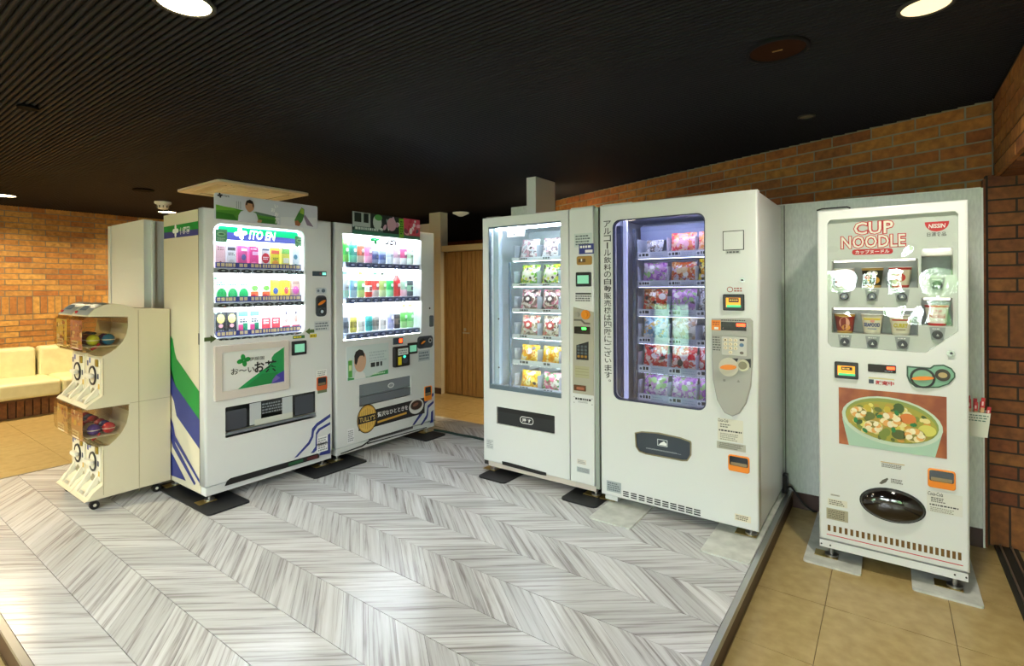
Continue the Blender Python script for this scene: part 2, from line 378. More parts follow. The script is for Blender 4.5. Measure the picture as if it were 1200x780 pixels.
# dark door track on the floor under the brick beam
tr = mat('dark_grey_track', '#24261f', .6)
b = MB(); b.box(.455, .55, 1.2, 3.835, LOW - .001, LOW + .012, tr); b.box(.475, .483, 1.2, 3.835, LOW + .012, LOW + .02, steel); b.box(.52, .528, 1.2, 3.835, LOW + .012, LOW + .02, steel); b.build('trim_4', kind='structure')

# ceiling with ribs
b = MB(); b.box(XL - .2, XR + .2, YF - .2, YB + .2, CEIL + .014, CEIL + .1, m_ceil); ceil = b.build('ceiling', kind='structure')
def ribmesh(mb, x0, x1, y, m):
    w, d = .0085, .014; prof = [(y - w, CEIL + d), (y - w, CEIL + .006), (y - w * .6, CEIL + .0012), (y, CEIL), (y + w * .6, CEIL + .0012), (y + w, CEIL + .006), (y + w, CEIL + d)]
    n = len(prof); mb.add([(x, p[0], p[1]) for x in (x0, x1) for p in prof], [(i, n + i, n + i + 1, i + 1) for i in range(n - 1)], m)
def wall_x(y):       # where the angled brick wall cuts a rib
    if y < 3.87: return .455
    if y < 5.2: return .465 - (y - 3.886) / 1.37 * 3.63 - .01
    return -3.05
q = MB(); ribmesh(q, -1, 0, 0, m_rib); ribme = q.mesh('rib')
RP = .0265; rest = MB(); y = -2.0; nr = 0
while y < YB:
    if .36 < y < 6.2:
        o = piece('rib', ribme, ceil, (wall_x(y), y, 0)); o.scale = (wall_x(y) - XL - .02, 1, 1); nr += 1
    else: ribmesh(rest, XL + .02, wall_x(y) if y > .3 else XR, y, m_rib)
    y += RP
rest.build('rib_field', ceil, kind='stuff'); print('ribs', nr)

# brick walls
def brick_run(parent, o, d, L, z0, rows, bl, bh, m, vis, rest, off=0, n=(0, -1), joint=.010, thick=.02):
    # courses of bricks along unit direction d from o; front faces look along n
    ang = math.atan2(d[1], d[0])
    for r in range(rows):
        z = z0 + r * bh; s = -bl * (.5 if (r + off) % 2 else 1.0)
        while s < L:
            a, c = max(s, 0) + joint / 2, min(s + bl, L) - joint / 2; s += bl
            if c - a < .02: continue
            mid = (a + c) / 2; out = random.uniform(-.002, .002)
            p = (o[0] + d[0] * mid + n[0] * out, o[1] + d[1] * mid + n[1] * out, z + bh / 2)
            me = unit_box('brick', round(c - a, 3), thick, bh - joint, m)
            if vis(p): piece('brick', me, parent, p, ang)
            else:
                h = (c - a) / 2; ex, ey = d[0] * h, d[1] * h; tx, ty = n[0] * thick / 2, n[1] * thick / 2; zz = (bh - joint) / 2
                V = [(p[0] + sx * ex + st * tx, p[1] + sx * ey + st * ty, p[2] + sz * zz) for sx in (-1, 1) for st in (-1, 1) for sz in (-1, 1)]
                rest.add(V, [(0, 1, 3, 2), (4, 6, 7, 5), (0, 4, 5, 1), (2, 3, 7, 6), (0, 2, 6, 4), (1, 5, 7, 3)], m)
# left wall
b = MB(); b.box(XL - .2, XL - .005, YF, YB, LOW, CEIL + .014, mortar); wl = b.build('wall_left', kind='structure')
rest = MB(); vis = lambda p: 1.35 < p[1] < 3.05 and p[2] > .52 and inframe(p)
wo = (XL - .01, -1.0)
brick_run(wl, wo, (0, 1), 7, 1.25, 16, .25, .069, m_brick, vis, rest, 0, (1, 0))
brick_run(wl, wo, (0, 1), 7, 1.03, 1, .0705, .22, m_brick, vis, rest, 0, (1, 0))
brick_run(wl, wo, (0, 1), 7, 1.03 - .069 * 16, 16, .25, .069, m_brick, vis, rest, 1, (1, 0))
rest.build('brick_field', wl, kind='stuff')
# angled brick wall behind the machines: upper band
A0, A1 = Vector((.465, 3.886)), Vector((-3.17, 5.257)); dd = (A1 - A0); Lw = dd.length; dd.normalize(); nn = Vector((dd.y, -dd.x)) * 1
if nn.y > 0: nn = -nn
b = MB(); pz = [A0 - nn * .005, A1 - nn * .005, A1 - nn * .2, A0 - nn * .2]
b.prism([(p.x, p.y) for p in pz], LOW, CEIL + .014, mat('grey_brown_mortar', '#8d8576', .9), 'z'); wb = b.build('wall_angled', kind='structure')
rest = MB(); oo = A0 - nn * .01
vis = lambda p: inframe(p) and p[2] > 1.75
brick_run(wb, (oo.x, oo.y), (dd.x, dd.y), Lw, 1.912, 6, .238, .0713, m_brickr, vis, rest, 0, (nn.x, nn.y))
brick_run(wb, (oo.x, oo.y), (dd.x, dd.y), Lw, 1.912 - .0713 * 6, 6, .238, .0713, m_brickr, vis, rest, 0, (nn.x, nn.y), thick=.016)
rest.build('brick_field', wb, kind='stuff')
# beam coming forward on the right, lower wall on the right
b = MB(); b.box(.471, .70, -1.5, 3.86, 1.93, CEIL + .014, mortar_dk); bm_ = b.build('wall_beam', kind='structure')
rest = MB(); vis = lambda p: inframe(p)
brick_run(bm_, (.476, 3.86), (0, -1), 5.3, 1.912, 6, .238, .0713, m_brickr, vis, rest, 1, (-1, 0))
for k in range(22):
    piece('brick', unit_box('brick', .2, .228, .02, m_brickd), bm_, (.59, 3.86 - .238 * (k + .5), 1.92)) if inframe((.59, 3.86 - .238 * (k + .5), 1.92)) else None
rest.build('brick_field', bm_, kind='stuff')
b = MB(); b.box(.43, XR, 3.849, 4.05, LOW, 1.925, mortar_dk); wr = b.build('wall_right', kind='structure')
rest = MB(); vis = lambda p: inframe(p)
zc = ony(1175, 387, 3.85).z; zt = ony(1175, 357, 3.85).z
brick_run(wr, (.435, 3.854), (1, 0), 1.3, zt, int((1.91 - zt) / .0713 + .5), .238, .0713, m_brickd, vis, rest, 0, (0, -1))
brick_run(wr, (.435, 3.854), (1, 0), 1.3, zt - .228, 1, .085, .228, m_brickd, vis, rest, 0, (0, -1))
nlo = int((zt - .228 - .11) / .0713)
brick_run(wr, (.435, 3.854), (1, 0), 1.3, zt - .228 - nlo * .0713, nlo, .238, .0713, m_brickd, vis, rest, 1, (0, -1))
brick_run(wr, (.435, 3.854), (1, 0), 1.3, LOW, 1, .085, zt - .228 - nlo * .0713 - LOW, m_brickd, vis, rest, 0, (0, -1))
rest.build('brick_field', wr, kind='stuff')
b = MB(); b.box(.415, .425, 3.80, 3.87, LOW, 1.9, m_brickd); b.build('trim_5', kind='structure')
# far wall seen above the door header, side wall of the lobby, window wall behind the camera
b = MB(); b.box(XL, XR, YB - .02, YB + .15, LOW, CEIL + .014, mortar_dk); wk = b.build('wall_back', kind='structure')
rest = MB(); brick_run(wk, (-8.0, YB - .028), (1, 0), 4.5, 1.2, 16, .238, .0713, m_brickd, lambda p: False, rest, 0, (0, -1)); rest.build('brick_field', wk, kind='stuff')
b = MB(); b.box(XR, XR + .15, YF, YB, LOW, CEIL + .014, white_wall); b.build('wall_side', kind='structure')
WINS = [(-3.65, -2.9, .0, 1.05), (-1.9, -.40, .88, 1.92), (-.05, 1.6, .88, 1.92)]
b = MB(); outer = [(XL, LOW), (XR, LOW), (XR, CEIL + .014), (XL, CEIL + .014)]
b.plate(outer, [[(x0, w0), (x1, w0), (x1, w1), (x0, w1)] for x0, x1, w0, w1 in WINS], YF, YF - .15, white_wall); b.build('wall_front', kind='structure')
gl = glass('window_glass', '#ffffff')
frost = bpy.data.materials.new('frosted_pane'); frost.use_nodes = True; fn = frost.node_tree.nodes; fn.clear(); fo = fn.new('ShaderNodeOutputMaterial'); ft = fn.new('ShaderNodeBsdfTranslucent'); ft.inputs[0].default_value = (.8, .92, .84, 1); frost.node_tree.links.new(ft.outputs[0], fo.inputs[0])
for k, (x0, x1, w0, w1) in enumerate(WINS):
    b = MB(); fr = mat('window_frame_dark', '#4a4a48', .4, .6)
    for a, c in ((x0, x0 + .05), (x1 - .05, x1), ((x0 + x1) / 2 - .025, (x0 + x1) / 2 + .025)): b.box(a, c, YF - .11, YF - .05, w0, w1, fr)
    b.box(x0 + .05, x1 - .05, YF - .11, YF - .05, w0, w0 + .05, fr); b.box(x0 + .05, x1 - .05, YF - .11, YF - .05, w1 - .05, w1, fr)
    w = b.build('window_%d' % (k + 1), kind='structure')
    for a, c in ((x0 + .05, (x0 + x1) / 2 - .025), ((x0 + x1) / 2 + .025, x1 - .05)): g = MB(); g.box(a, c, YF - .083, YF - .077, w0 + .05, w1 - .05, gl if k else frost); g.build('pane', w)
    ld = bpy.data.lights.new('portal', 'AREA'); ld.shape = 'RECTANGLE'; ld.size = x1 - x0; ld.size_y = w1 - w0; ld.cycles.is_portal = True
    lo = bpy.data.objects.new('window_portal', ld); COL.objects.link(lo); lo.location = ((x0 + x1) / 2, YF - .2, (w0 + w1) / 2); lo.rotation_euler = (math.pi / 2, 0, 0)
# garden outside those windows: grass and leafy hedge
b = MB(); b.box(-16, 10, -16, YF - .2, -.5, -.3, mat('grass', '#5f8a3a', .9)); b.build('ground_outside', kind='structure')
leaf = mat('leaf_green', '#86b868', .6)
def hedge(name, cx, cy, w, d, h, n, label):
    q = MB(); R = random.Random(int(cx * 10))
    for _ in range(n):
        a, t = R.uniform(0, 6.28), R.random() ** .5; z = R.uniform(-.3, h); k = (1 - max(0, (z - h * .5) / (h * .55)) ** 2) ** .5 if z > h * .5 else 1
        x, y = cx + w * t * k * math.cos(a), cy + d * t * k * math.sin(a); s = R.uniform(.06, .13)
        u = Vector((R.gauss(0, 1), R.gauss(0, 1), R.gauss(0, 1))).normalized() * s; v = u.cross(Vector((R.gauss(0, 1), R.gauss(0, 1), R.gauss(0, 1)))).normalized() * s * .5; p = Vector((x, y, z))
        q.add([p - u, p + v, p + u, p - v], [(0, 1, 2, 3)], leaf)
    q.build(name, label=label, cat='shrub', kind='stuff')
hedge('garden_shrub', -2.6, -7.5, 1.6, 1.2, 1.9, 3000, 'leafy green shrub outside the middle window behind the viewer')
hedge('garden_shrub', 1.9, -7.4, 1.9, 1.2, 2.6, 4000, 'leafy green shrub outside the right window behind the viewer')

# white panel partitions
def panel_wall(name, x0, x1, y0, y1, z0, z1, **k):
    q = MB(); q.box(x0, x1, y0, y1, z0, z1, m_pan); return q.build(name, kind='structure', **k)
pw = panel_wall('wall_partition_right', -1.30, .405, 3.79, 3.84, LOW + .1, 1.85)
q = MB(); q.box(.4055, .414, 3.786, 3.842, LOW, 1.852, m_panlt); q.build('edge_strip', pw); q = MB(); q.box(-1.3, .405, 3.786, 3.842, 1.8505, 1.856, m_panlt); q.build('top_strip', pw)
for xx in (-.552,): q = MB(); q.box(xx - .003, xx + .003, 3.7885, 3.79, 0, 1.85, mat('panel_joint', '#7d817c', .6)); q.build('joint', pw)
q = MB(); q.box(-.512, .404, 3.782, 3.80, LOW, LOW + .1, dkbrown); q.build('baseboard_right', kind='structure')
m_pan0 = m_pan; m_pan = mat('smooth_white_panel', '#e4e7e6', .5)
pl = panel_wall('wall_partition_left', -5.17, -4.5, 1.54, 1.60, 0.0, 1.85)
q = MB(); q.box(-5.235, -5.182, 1.535, 1.6, 0, 1.848, m_panlt); q.build('edge_post', pl); q = MB(); q.box(-5.18, -5.172, 1.55, 1.6, 0, 1.845, mat('gap_grey', '#5d6468', .6)); q.build('gap', pl)
q = MB(); q.box(-4.56, -4.5, 1.6, 3.9, 0, 1.845, m_pan); q.build('return_panel', pl); q = MB(); q.box(-4.499, -4.47, 1.585, 1.60, 0, 1.835, m_panlt); q.build('corner_strip', pl)
m_pan = m_pan0
# post standing behind the glass-front snack machine, low box beside it, door frame and door
b = MB(); a = ony(617, 208.5, 4.0); c = ony(627.7, 206.5, 4.0); b.box(a.x, c.x, 4.0, 4.34, LOW, CEIL + .0, m_panlt); b.build('wall_post', kind='structure')
a = ony(599, 243, 4.36); c = ony(640, 240, 4.36); b = MB(); b.box(a.x, c.x, 4.36, 4.42, LOW, a.z, m_pan); b.build('wall_low_panel', kind='structure')
YD = 5.2
cream = mat('cream_frame', '#cfc39c', .5); wood = noise_mat('door_oak', '#8f6d3e', '#a8844e', 9, .45, (6, 6, .5), .1, 5)
a = ony(503, 254, 5.1); c = ony(516, 254, 5.1); hz = ony(540, 294, YD).z
b = MB(); b.box(a.x, c.x, 5.1, 5.24, LOW, CEIL, mat('post_white', '#d2cfbe', .5)); post = b.build('wall_door_post', kind='structure')
ld_, rd_ = ony(520.5, 380, YD).x, ony(542, 380, YD).x
b = MB(); b.box(c.x, -2.95, 5.12, 5.24, hz, hz + .075, cream); b.build('trim_6', label='cream header above the oak doors', kind='structure')
dr = MB(); dr.box(c.x + .002, ld_ - .004, 5.16, 5.22, LOW, hz - .002, mat('door_frame_wood', '#a3824c', .5)); door = dr.build('door_1', label='pair of oak doors with vertical grooves and lever handle', kind='structure')
gr = mat('groove_dark', '#33240f', .7)
def leafd(x0, x1, grooves):
    q = MB(); xs = [x0] + grooves + [x1]
    for i in range(len(xs) - 1): q.box(xs[i] + .004, xs[i + 1] - .004, 5.185, 5.215, LOW + .012, hz - .012, wood)
    q.box(x0 + .003, x1 - .003, 5.192, 5.214, LOW + .01, hz - .01, gr); return q.build('door_leaf', door)
w1 = rd_ - ld_
leafd(ld_, rd_ - .004, [ld_ + w1 * .68])
leafd(rd_ + .004, rd_ + .95, [rd_ + .10, rd_ + .18, rd_ + .24, rd_ + .36, rd_ + .5, rd_ + .66])
hh = ony(548, 388, 5.18); q = MB(); q.cyl((rd_ + .06, 5.185, hh.z + .02), .022, -.008, steel, 'y'); q.cyl((rd_ + .06, 5.178, hh.z - .02), .012, -.03, steel, 'y'); q.box(rd_ + .055, rd_ + .17, 5.14, 5.152, hh.z - .028, hh.z - .012, steel); q.build('door_handle', door)
q = MB(); q.box(-6.5, a.x - .002, 5.16, 5.3, LOW, hz + .4, white_wall); q.build('wall_door_side', kind='structure')
q = MB(); q.box(a.x + .001, c.x - .001, 5.085, 5.099, LOW, LOW + .08, dkbrown); q.build('baseboard_post', kind='structure')
# ------------------------------------------------------------------ ceiling fittings
warm = '#ffd9a0'
def downlight(x, y, r, on, label, power=0, col=(1, .80, .52), e=14):
    t = empty('downlight', (x, y, CEIL), 0, label, 'light', 'recessed ceiling downlights')
    q = MB(); ring = mat('downlight_trim', '#3a3a36', .5, spec=.2)
    pr = [(r * 1.18, -.001), (r * 1.18, -.006), (r * 1.0, -.009), (r, -.001), (r * .9, .012)]
    n = 28; vs = [(p * math.cos(2 * math.pi * i / n), p * math.sin(2 * math.pi * i / n), z) for p, z in pr for i in range(n)]
    q.add(vs, [(k * n + i, k * n + (i + 1) % n, (k + 1) * n + (i + 1) % n, (k + 1) * n + i) for k in range(len(pr) - 1) for i in range(n)], ring, True); q.build('trim_ring', t)
    q = MB(); q.cyl((0, 0, -.004), r * .985, .002, mat(('lamp_lens_on' if e > 5 else 'lamp_lens_dim') if on else 'lamp_lens_off', '#fff0c8' if on else '#6a6658', .4, emit=e if on else 0, ecol='#ffe9bb'), 'z', 28); q.build('lens', t)
    if power:
        ld = bpy.data.lights.new('downlight_lamp', 'AREA'); ld.shape = 'DISK'; ld.size = r * 1.8; ld.energy = power; ld.color = col; ld.spread = math.radians(150)
        lo = bpy.data.objects.new('lamp', ld); COL.objects.link(lo); lo.parent = t; lo.location = (0, 0, -.012)
    return t
p = onz(216, 3, CEIL); downlight(p.x, p.y, .085, True, 'bright lit downlight in the black ceiling nearest the viewer, above the left machines', 9, (1, .82, .5))
p = onz(4, 228.5, CEIL); downlight(p.x, p.y, .10, True, 'lit downlight at the far left edge above the cream sofa', 26, (1, .78, .48))
p = onz(196, 248, CEIL); downlight(p.x, p.y, .10, True, 'lit downlight seen just under the white smoke detector', 22, (1, .78, .48))
p = onz(1085, 6, CEIL); downlight(p.x, p.y, .075, True, 'half lit downlight at the upper right above the instant noodle machine', 12, (1, .94, .8), .8)
p = onz(945, 136, CEIL); downlight(p.x, p.y, .04, False, 'tiny unlit round downlight near the angled brick wall')
downlight(-7.6, -.6, .10, True, 'lit downlight over the sofa outside the left of the view', 24, (1, .78, .48))
downlight(-5.2, -.9, .10, True, 'unseen fill downlight added behind the viewer on the left', 62, (1, .86, .58))  # added warm lamp, never in view, brightens the toy machine and left partition
downlight(-3.2, -1.6, .10, True, 'unseen fill downlight added behind the viewer in the middle', 40, (.86, .95, 1))  # added cool lamp out of view, general fill for the machine fronts
downlight(-1.2, -1.6, .10, True, 'unseen fill downlight added behind the viewer on the right', 44, (.86, .97, 1))  # unseen cool lamp added to fill the fronts on the right
downlight(-2.95, 4.7, .07, True, 'unseen downlight added behind the white post to light the oak doors', 24, (1, .8, .5))  # added lamp kept out of sight by the post, brightens the door area
p = onz(911, 58, CEIL)
t = empty('ceiling_speaker', (p.x, p.y, CEIL), 0, 'round brown ceiling speaker with black rim near the right wall', 'speaker')
q = MB(); n = 32; pr = [(.125, 0), (.125, -.008), (.112, -.011), (.108, -.003)]
q.add([(a * math.cos(2 * math.pi * i / n), a * math.sin(2 * math.pi * i / n), z) for a, z in pr for i in range(n)], [(k * n + i, k * n + (i + 1) % n, (k + 1) * n + (i + 1) % n, (k + 1) * n + i) for k in range(3) for i in range(n)], mat('speaker_rim', '#14161a', .6, spec=.1), True); q.build('rim', t)
q = MB(); q.cyl((0, 0, -.0045), .108, .003, mat('speaker_grille', '#2e180a', .7, spec=.05), 'z', 32); q.build('grille', t)
q = MB(); q.box(-.02, .02, -.004, .004, -.007, -.0046, mat('brass', '#c9a050', .3, .9)); q.build('badge', t)
for px, py, r, lab in ((33, 125, .045, 'small dark round vent in the ceiling at the upper left'), (168, 222, .09, 'dark round ceiling vent near the smoke detector')):
    p = onz(px, py, CEIL); q = MB(); q.lathe([(r, -.012), (r * 1.05, -.006), (r * 1.05, -.0005)], mat('vent_black', '#060607', .7, spec=.05), n=24); q.build('ceiling_vent', None, p, label=lab, cat='vent', group='dark ceiling vents')
p = onz(191, 236.5, CEIL); t = empty('smoke_detector', p, 0, 'white smoke detector hanging from the ceiling beside the left drink machine', 'smoke detector')
q = MB(); wp = mat('detector_white', '#e6ecf0', .4); q.lathe([(.075, -.03), (.085, -.02), (.085, -.0005)], wp, n=24); q.build('base', t)
q = MB(); q.lathe([(.03, -.085), (.05, -.08), (.062, -.035), (.062, -.03)], wp, n=20); q.build('chamber', t)
for k in range(10): q = MB(); a = k * .628; q.box(-.004, .004, -.066, -.056, -.072, -.045, mat('detector_slot', '#5a646a', .6)); q.build('slot', t, rz=a)
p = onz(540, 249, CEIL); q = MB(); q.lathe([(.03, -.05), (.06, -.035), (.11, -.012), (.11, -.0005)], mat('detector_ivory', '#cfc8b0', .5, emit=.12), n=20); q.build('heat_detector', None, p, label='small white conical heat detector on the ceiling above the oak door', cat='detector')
# cassette air conditioner
AX0, AX1, AY0, AY1 = -5.90, -4.98, 2.30, 3.24
t = empty('air_conditioner', ((AX0 + AX1) / 2, (AY0 + AY1) / 2, CEIL), 0, 'square white ceiling cassette air conditioner above the left machines', 'air conditioner')
acw = mat('ac_white', '#eceae4', .45); hx, hy = (AX1 - AX0) / 2, (AY1 - AY0) / 2
q = MB(); q.prism(rr((-hx, -hy, hx, hy), .06), -.022, -.001, acw, 'z'); q.build('panel', t)
for a in range(4):
    q = MB(); q.rbox(-hx * .62, hx * .62, -hy * .86, -hy * .70, -.030, -.0215, mat('ac_louver', '#dedbd0', .45), .004); q.build('louver', t, rz=a * math.pi / 2)
    q = MB(); q.box(-hx * .64, hx * .64, -hy * .69, -hy * .675, -.0235, -.0218, mat('ac_slot', '#55503c', .6)); q.build('slot', t, rz=a * math.pi / 2)
for k in range(11): q = MB(); y = -hy * .55 + k * hy * .11; q.box(-hx * .6, hx * .6, y, y + .018, -.027, -.0215, acw); q.build('grille_slat', t)
# ------------------------------------------------------------------ vending machines
mw = mat('machine_white', '#dcdedd', .3); mcream = mat('machine_cream_side', '#d8d0b8', .35); seam = mat('seam_dark', '#1c1c1c', .6)
navy = C('#2b3580'); green = C('#0b8a35'); pgreen = C('#16a05a'); white = C('#f2f2f0'); blk = C('#151515'); grey = C('#8d9094'); silver = mat('silver_sticker', '#b4bcc0', .35, .5)
orange = C('#f08a1c'); yellow = C('#e8d21c'); red = C('#d3222c')
scr_g = mat('screen_green', '#7fb8a0', .3, emit=.35, ecol='#7fd0a8'); scr_o = mat('screen_orange', '#e09020', .3, emit=.8, ecol='#ff9a1c'); led_r = mat('led_red', '#ff4a1c', .3, emit=4, ecol='#ff3a14'); led_g = mat('led_green', '#50ff50', .3, emit=3, ecol='#40ff50')
lit = mat('lit_panel_white', '#f4f8ff', .5, emit=2.4, ecol='#eef6ff'); ledw = mat('led_tube', '#ffffff', .5, emit=55, ecol='#eaf4ff')
smoke = mat('smoked_plastic', '#20262c', .12); smokeg = glass('smoked_glass', '#9aa2a8', 1.2); clear = glass('clear_glass', '#fbfdfd', 1.0); acryl = glass('clear_acrylic', '#f4f6f4', 1.3)
rubber = mat('black_rubber', '#15171a', .55); plate_m = noise_mat('scuffed_white_plate', '#b9bcb4', '#d2d4cc', 14, .5)
class VM:
    def __init__(s, name, axis, plane, org, width, base, label):
        s.axis, s.plane, s.org, s.W, s.base = axis, plane, org, width, base
        s.root = empty(name, (plane, org, base) if axis == 'x' else (org, plane, base), math.pi / 2 if axis == 'x' else 0, label, 'vending machine', 'vending machines')
    def f(s, px, py, d=0):
        if s.axis == 'x': p = onx(px, py, s.plane - d); return (p.y - s.org, p.z - s.base)
        p = ony(px, py, s.plane + d); return (p.x - s.org, p.z - s.base)
    def R(s, x0, y0, x1, y1, d=0):      # from the top-left and bottom-right corner
        a, c = s.f(x0, y0, d), s.f(x1, y1, d); return (min(a[0], c[0]), min(a[1], c[1]), max(a[0], c[0]), max(a[1], c[1]))
    def P(s, pts, d=0): return [s.f(*p, d) for p in pts]
    def part(s, mb, name, parent=None, label=None): o = mb.build(name, parent or s.root); return tag(o, label)
    def world(s, x, y, z):
        return (s.plane - y, s.org + x, s.base + z) if s.axis == 'x' else (s.org + x, s.plane + y, s.base + z)
    def rz(s): return math.pi / 2 if s.axis == 'x' else 0
    def sticker(s, r, m, lines=0, ink=None, y=-.0012, name='sticker', label=None, seed=0, frac=(.08, .1, .92, .9)):
        q = MB(); q.rect(r, y, m)
        if lines: w, h = r[2] - r[0], r[3] - r[1]; fine(q, (r[0] + w * frac[0], r[1] + h * frac[1], r[0] + w * frac[2], r[1] + h * frac[3]), y - .0006, ink or grey, lines, seed=seed)
        return s.part(q, name, None, label)
def legs(v, depth, top, wide=None, h=None):
    for x in (.05, v.W - .05):
        for y in (.06, depth - .06):
            q = MB(); q.cyl((x, y, .012), .011, top - .01, steel, 'z', 10); q.cyl((x, y, .0125), .03, .010, steel, 'z', 14); q.build('leg', v.root)
            q = MB(); q.box(x - .075, x + .03, y - .035, y + .035, .0105, .0135, mat('brass_plate', '#b09a5a', .35, .8)); q.build('foot_plate', v.root)
def cabinet(v, depth, z0, z1, dt, m_side=mw, name='cabinet'):
    q = MB(); q.rbox(.004, v.W - .004, dt + .006, depth, z0, z1, m_side, .012)
    # hollow front is covered by the door; interior boxes stand in front of the cabinet face
    return q.build(name, v.root)
def shell(v, depth, z0, z1, dt, open_r, m_side=mw, back=None, inner=None):
    # cabinet with a cavity behind the door window: open_r = (x0, z0, x1, z1) of the cavity, back = cavity depth
    x0, c0, x1, c1 = open_r; W = v.W
    q = MB(); a, b_ = .004, W - .004
    q.box(a, x0, dt + .004, depth, z0, z1, m_side); q.box(x1, b_, dt + .004, depth, z0, z1, m_side)
    q.box(x0, x1, dt + .004, depth, c1, z1, m_side); q.box(x0, x1, dt + .004, depth, z0, c0, m_side); q.box(x0, x1, back, depth, c0, c1, m_side)
    o = q.build('cabinet', v.root)
    if inner:
        q = MB(); t = .004
        q.box(x0, x0 + t, dt + .004, back, c0, c1, inner); q.box(x1 - t, x1, dt + .004, back, c0, c1, inner); q.box(x0 + t, x1 - t, dt + .004, back, c1 - t, c1, inner); q.box(x0 + t, x1 - t, dt + .004, back, c0, c0 + t, inner); q.box(x0 + t, x1 - t, back - t, back, c0 + t, c1 - t, inner)
        q.build('interior_liner', v.root)
    return o
def coin_knob(v, c, r, par=None):
    q = MB(); q.poly(ell(c[0], c[1], r, r), -.006, blk); q.cyl((c[0], -.004, c[1]), r, .003, blk, 'y', 20); q.cyl((c[0], -.012, c[1]), r * .85, .009, mat('knob_dark', '#2b2b2b', .4), 'y', 20); q.poly(ell(c[0], c[1], r * .78, r * .24, 16, .45), -.0135, orange); q.prism([(p[0], p[1]) for p in ell(c[0], c[1], r * .75, r * .18, 12, .45)], -.02, -.012, orange, 'y'); return q.build('coin_lever', v.root)
def clover(q, c, r, y, m):
    for a in range(4):
        t = math.pi / 2 * a + .2; q.poly(ell(c[0] + r * .58 * math.cos(t), c[1] + r * .5 * math.sin(t), r * .5, r * .36, 12, t), y, m)
def coin_return(v, r, name='coin_return', hood=orange, body=smoke):
    q = MB(); x0, z0, x1, z1 = r; q.plate(rr(r, .012), [rr((x0 + .006, z0 + (z1 - z0) * .34, x1 - .006, z1 - .006), .008)], -.008, .0, hood, .003); o = q.build(name, v.root)
    q = MB(); q.rect((x0 + .004, z0 + .01, x1 - .004, z1 - .004), -.0015, body); q.poly(rr((x0 + .012, z0 + (z1 - z0) * .36, x1 - .012, z0 + (z1 - z0) * .55), .004), -.0022, mat('coin_cup', '#8a7a5a', .3, .6)); q.build('cup', o)
def bill_reader(v, r, scr, name='card_reader', fr=.12):
    q = MB(); q.plate(rr(r, .006), [], -.012, .0, black, .004); o = q.build(name, v.root); w, h = r[2] - r[0], r[3] - r[1]
    q = MB(); q.rect((r[0] + w * fr, r[1] + h * .2, r[2] - w * fr, r[3] - h * .22), -.0128, scr); q.build('screen', o); return o
# ---- packaged goods
def carton(w, h, d, body, deco, top='#e8e8e8'):
    q = MB(); q.box(-w / 2, w / 2, 0, d, 0, h, C(body)); q.box(-w / 2 + .001, w / 2 - .001, d * .45, d * .5, h, h + .012, C(top))
    paint(q, w, h, deco, -.0008); return q
def paint(q, w, h, deco, y, bend=None):
    for k, it in enumerate(deco):
        yy = y - k * .0004
        if it[0] == 'r': q.rect((-w / 2 + it[1] * w, it[2] * h, -w / 2 + it[3] * w, it[4] * h), yy, C(it[5]))
        elif it[0] == 'o': q.poly(ell(-w / 2 + it[1] * w, it[2] * h, it[3] * w, it[4] * h, 16), yy, C(it[5]))
        elif it[0] == 'p': q.poly([(-w / 2 + a * w, c * h) for a, c in it[1]], yy, C(it[2]))
        elif it[0] == 'l': fine(q, (-w / 2 + it[1] * w, it[2] * h, -w / 2 + it[3] * w, it[4] * h), yy, C(it[5]), it[6], seed=k)
def can(r, h, body, band, deco=()):
    q = MB(); m = C(body, .3); al = mat('can_rim', '#c8ccce', .3, .8)
    q.lathe([(r * .85, 0), (r, .006), (r, h * .3)], m); q.lathe([(r * 1.002, h * .3), (r * 1.002, h * .68)], C(band, .3)); q.lathe([(r, h * .68), (r, h - .008), (r * .88, h - .001)], m); q.lathe([(r * .88, h - .001), (r * .88, h)], al)
    paint(q, r * 1.2, h, deco, -r * 1.0 - .0008); return q
def bottle(r, h, liquid, label, cap, deco=()):
    q = MB(); m = C(liquid, .15)
    q.lathe([(r * .85, 0), (r, .008), (r, h * .28)], m); q.lathe([(r * 1.01, h * .28), (r * 1.01, h * .66)], C(label)); q.lathe([(r, h * .66), (r * .95, h * .72), (r * .42, h * .88), (r * .42, h * .9)], m); q.lathe([(r * .48, h * .9), (r * .48, h)], C(cap))
    paint(q, r * 1.3, h, deco, -r * 1.01 - .0008); return q
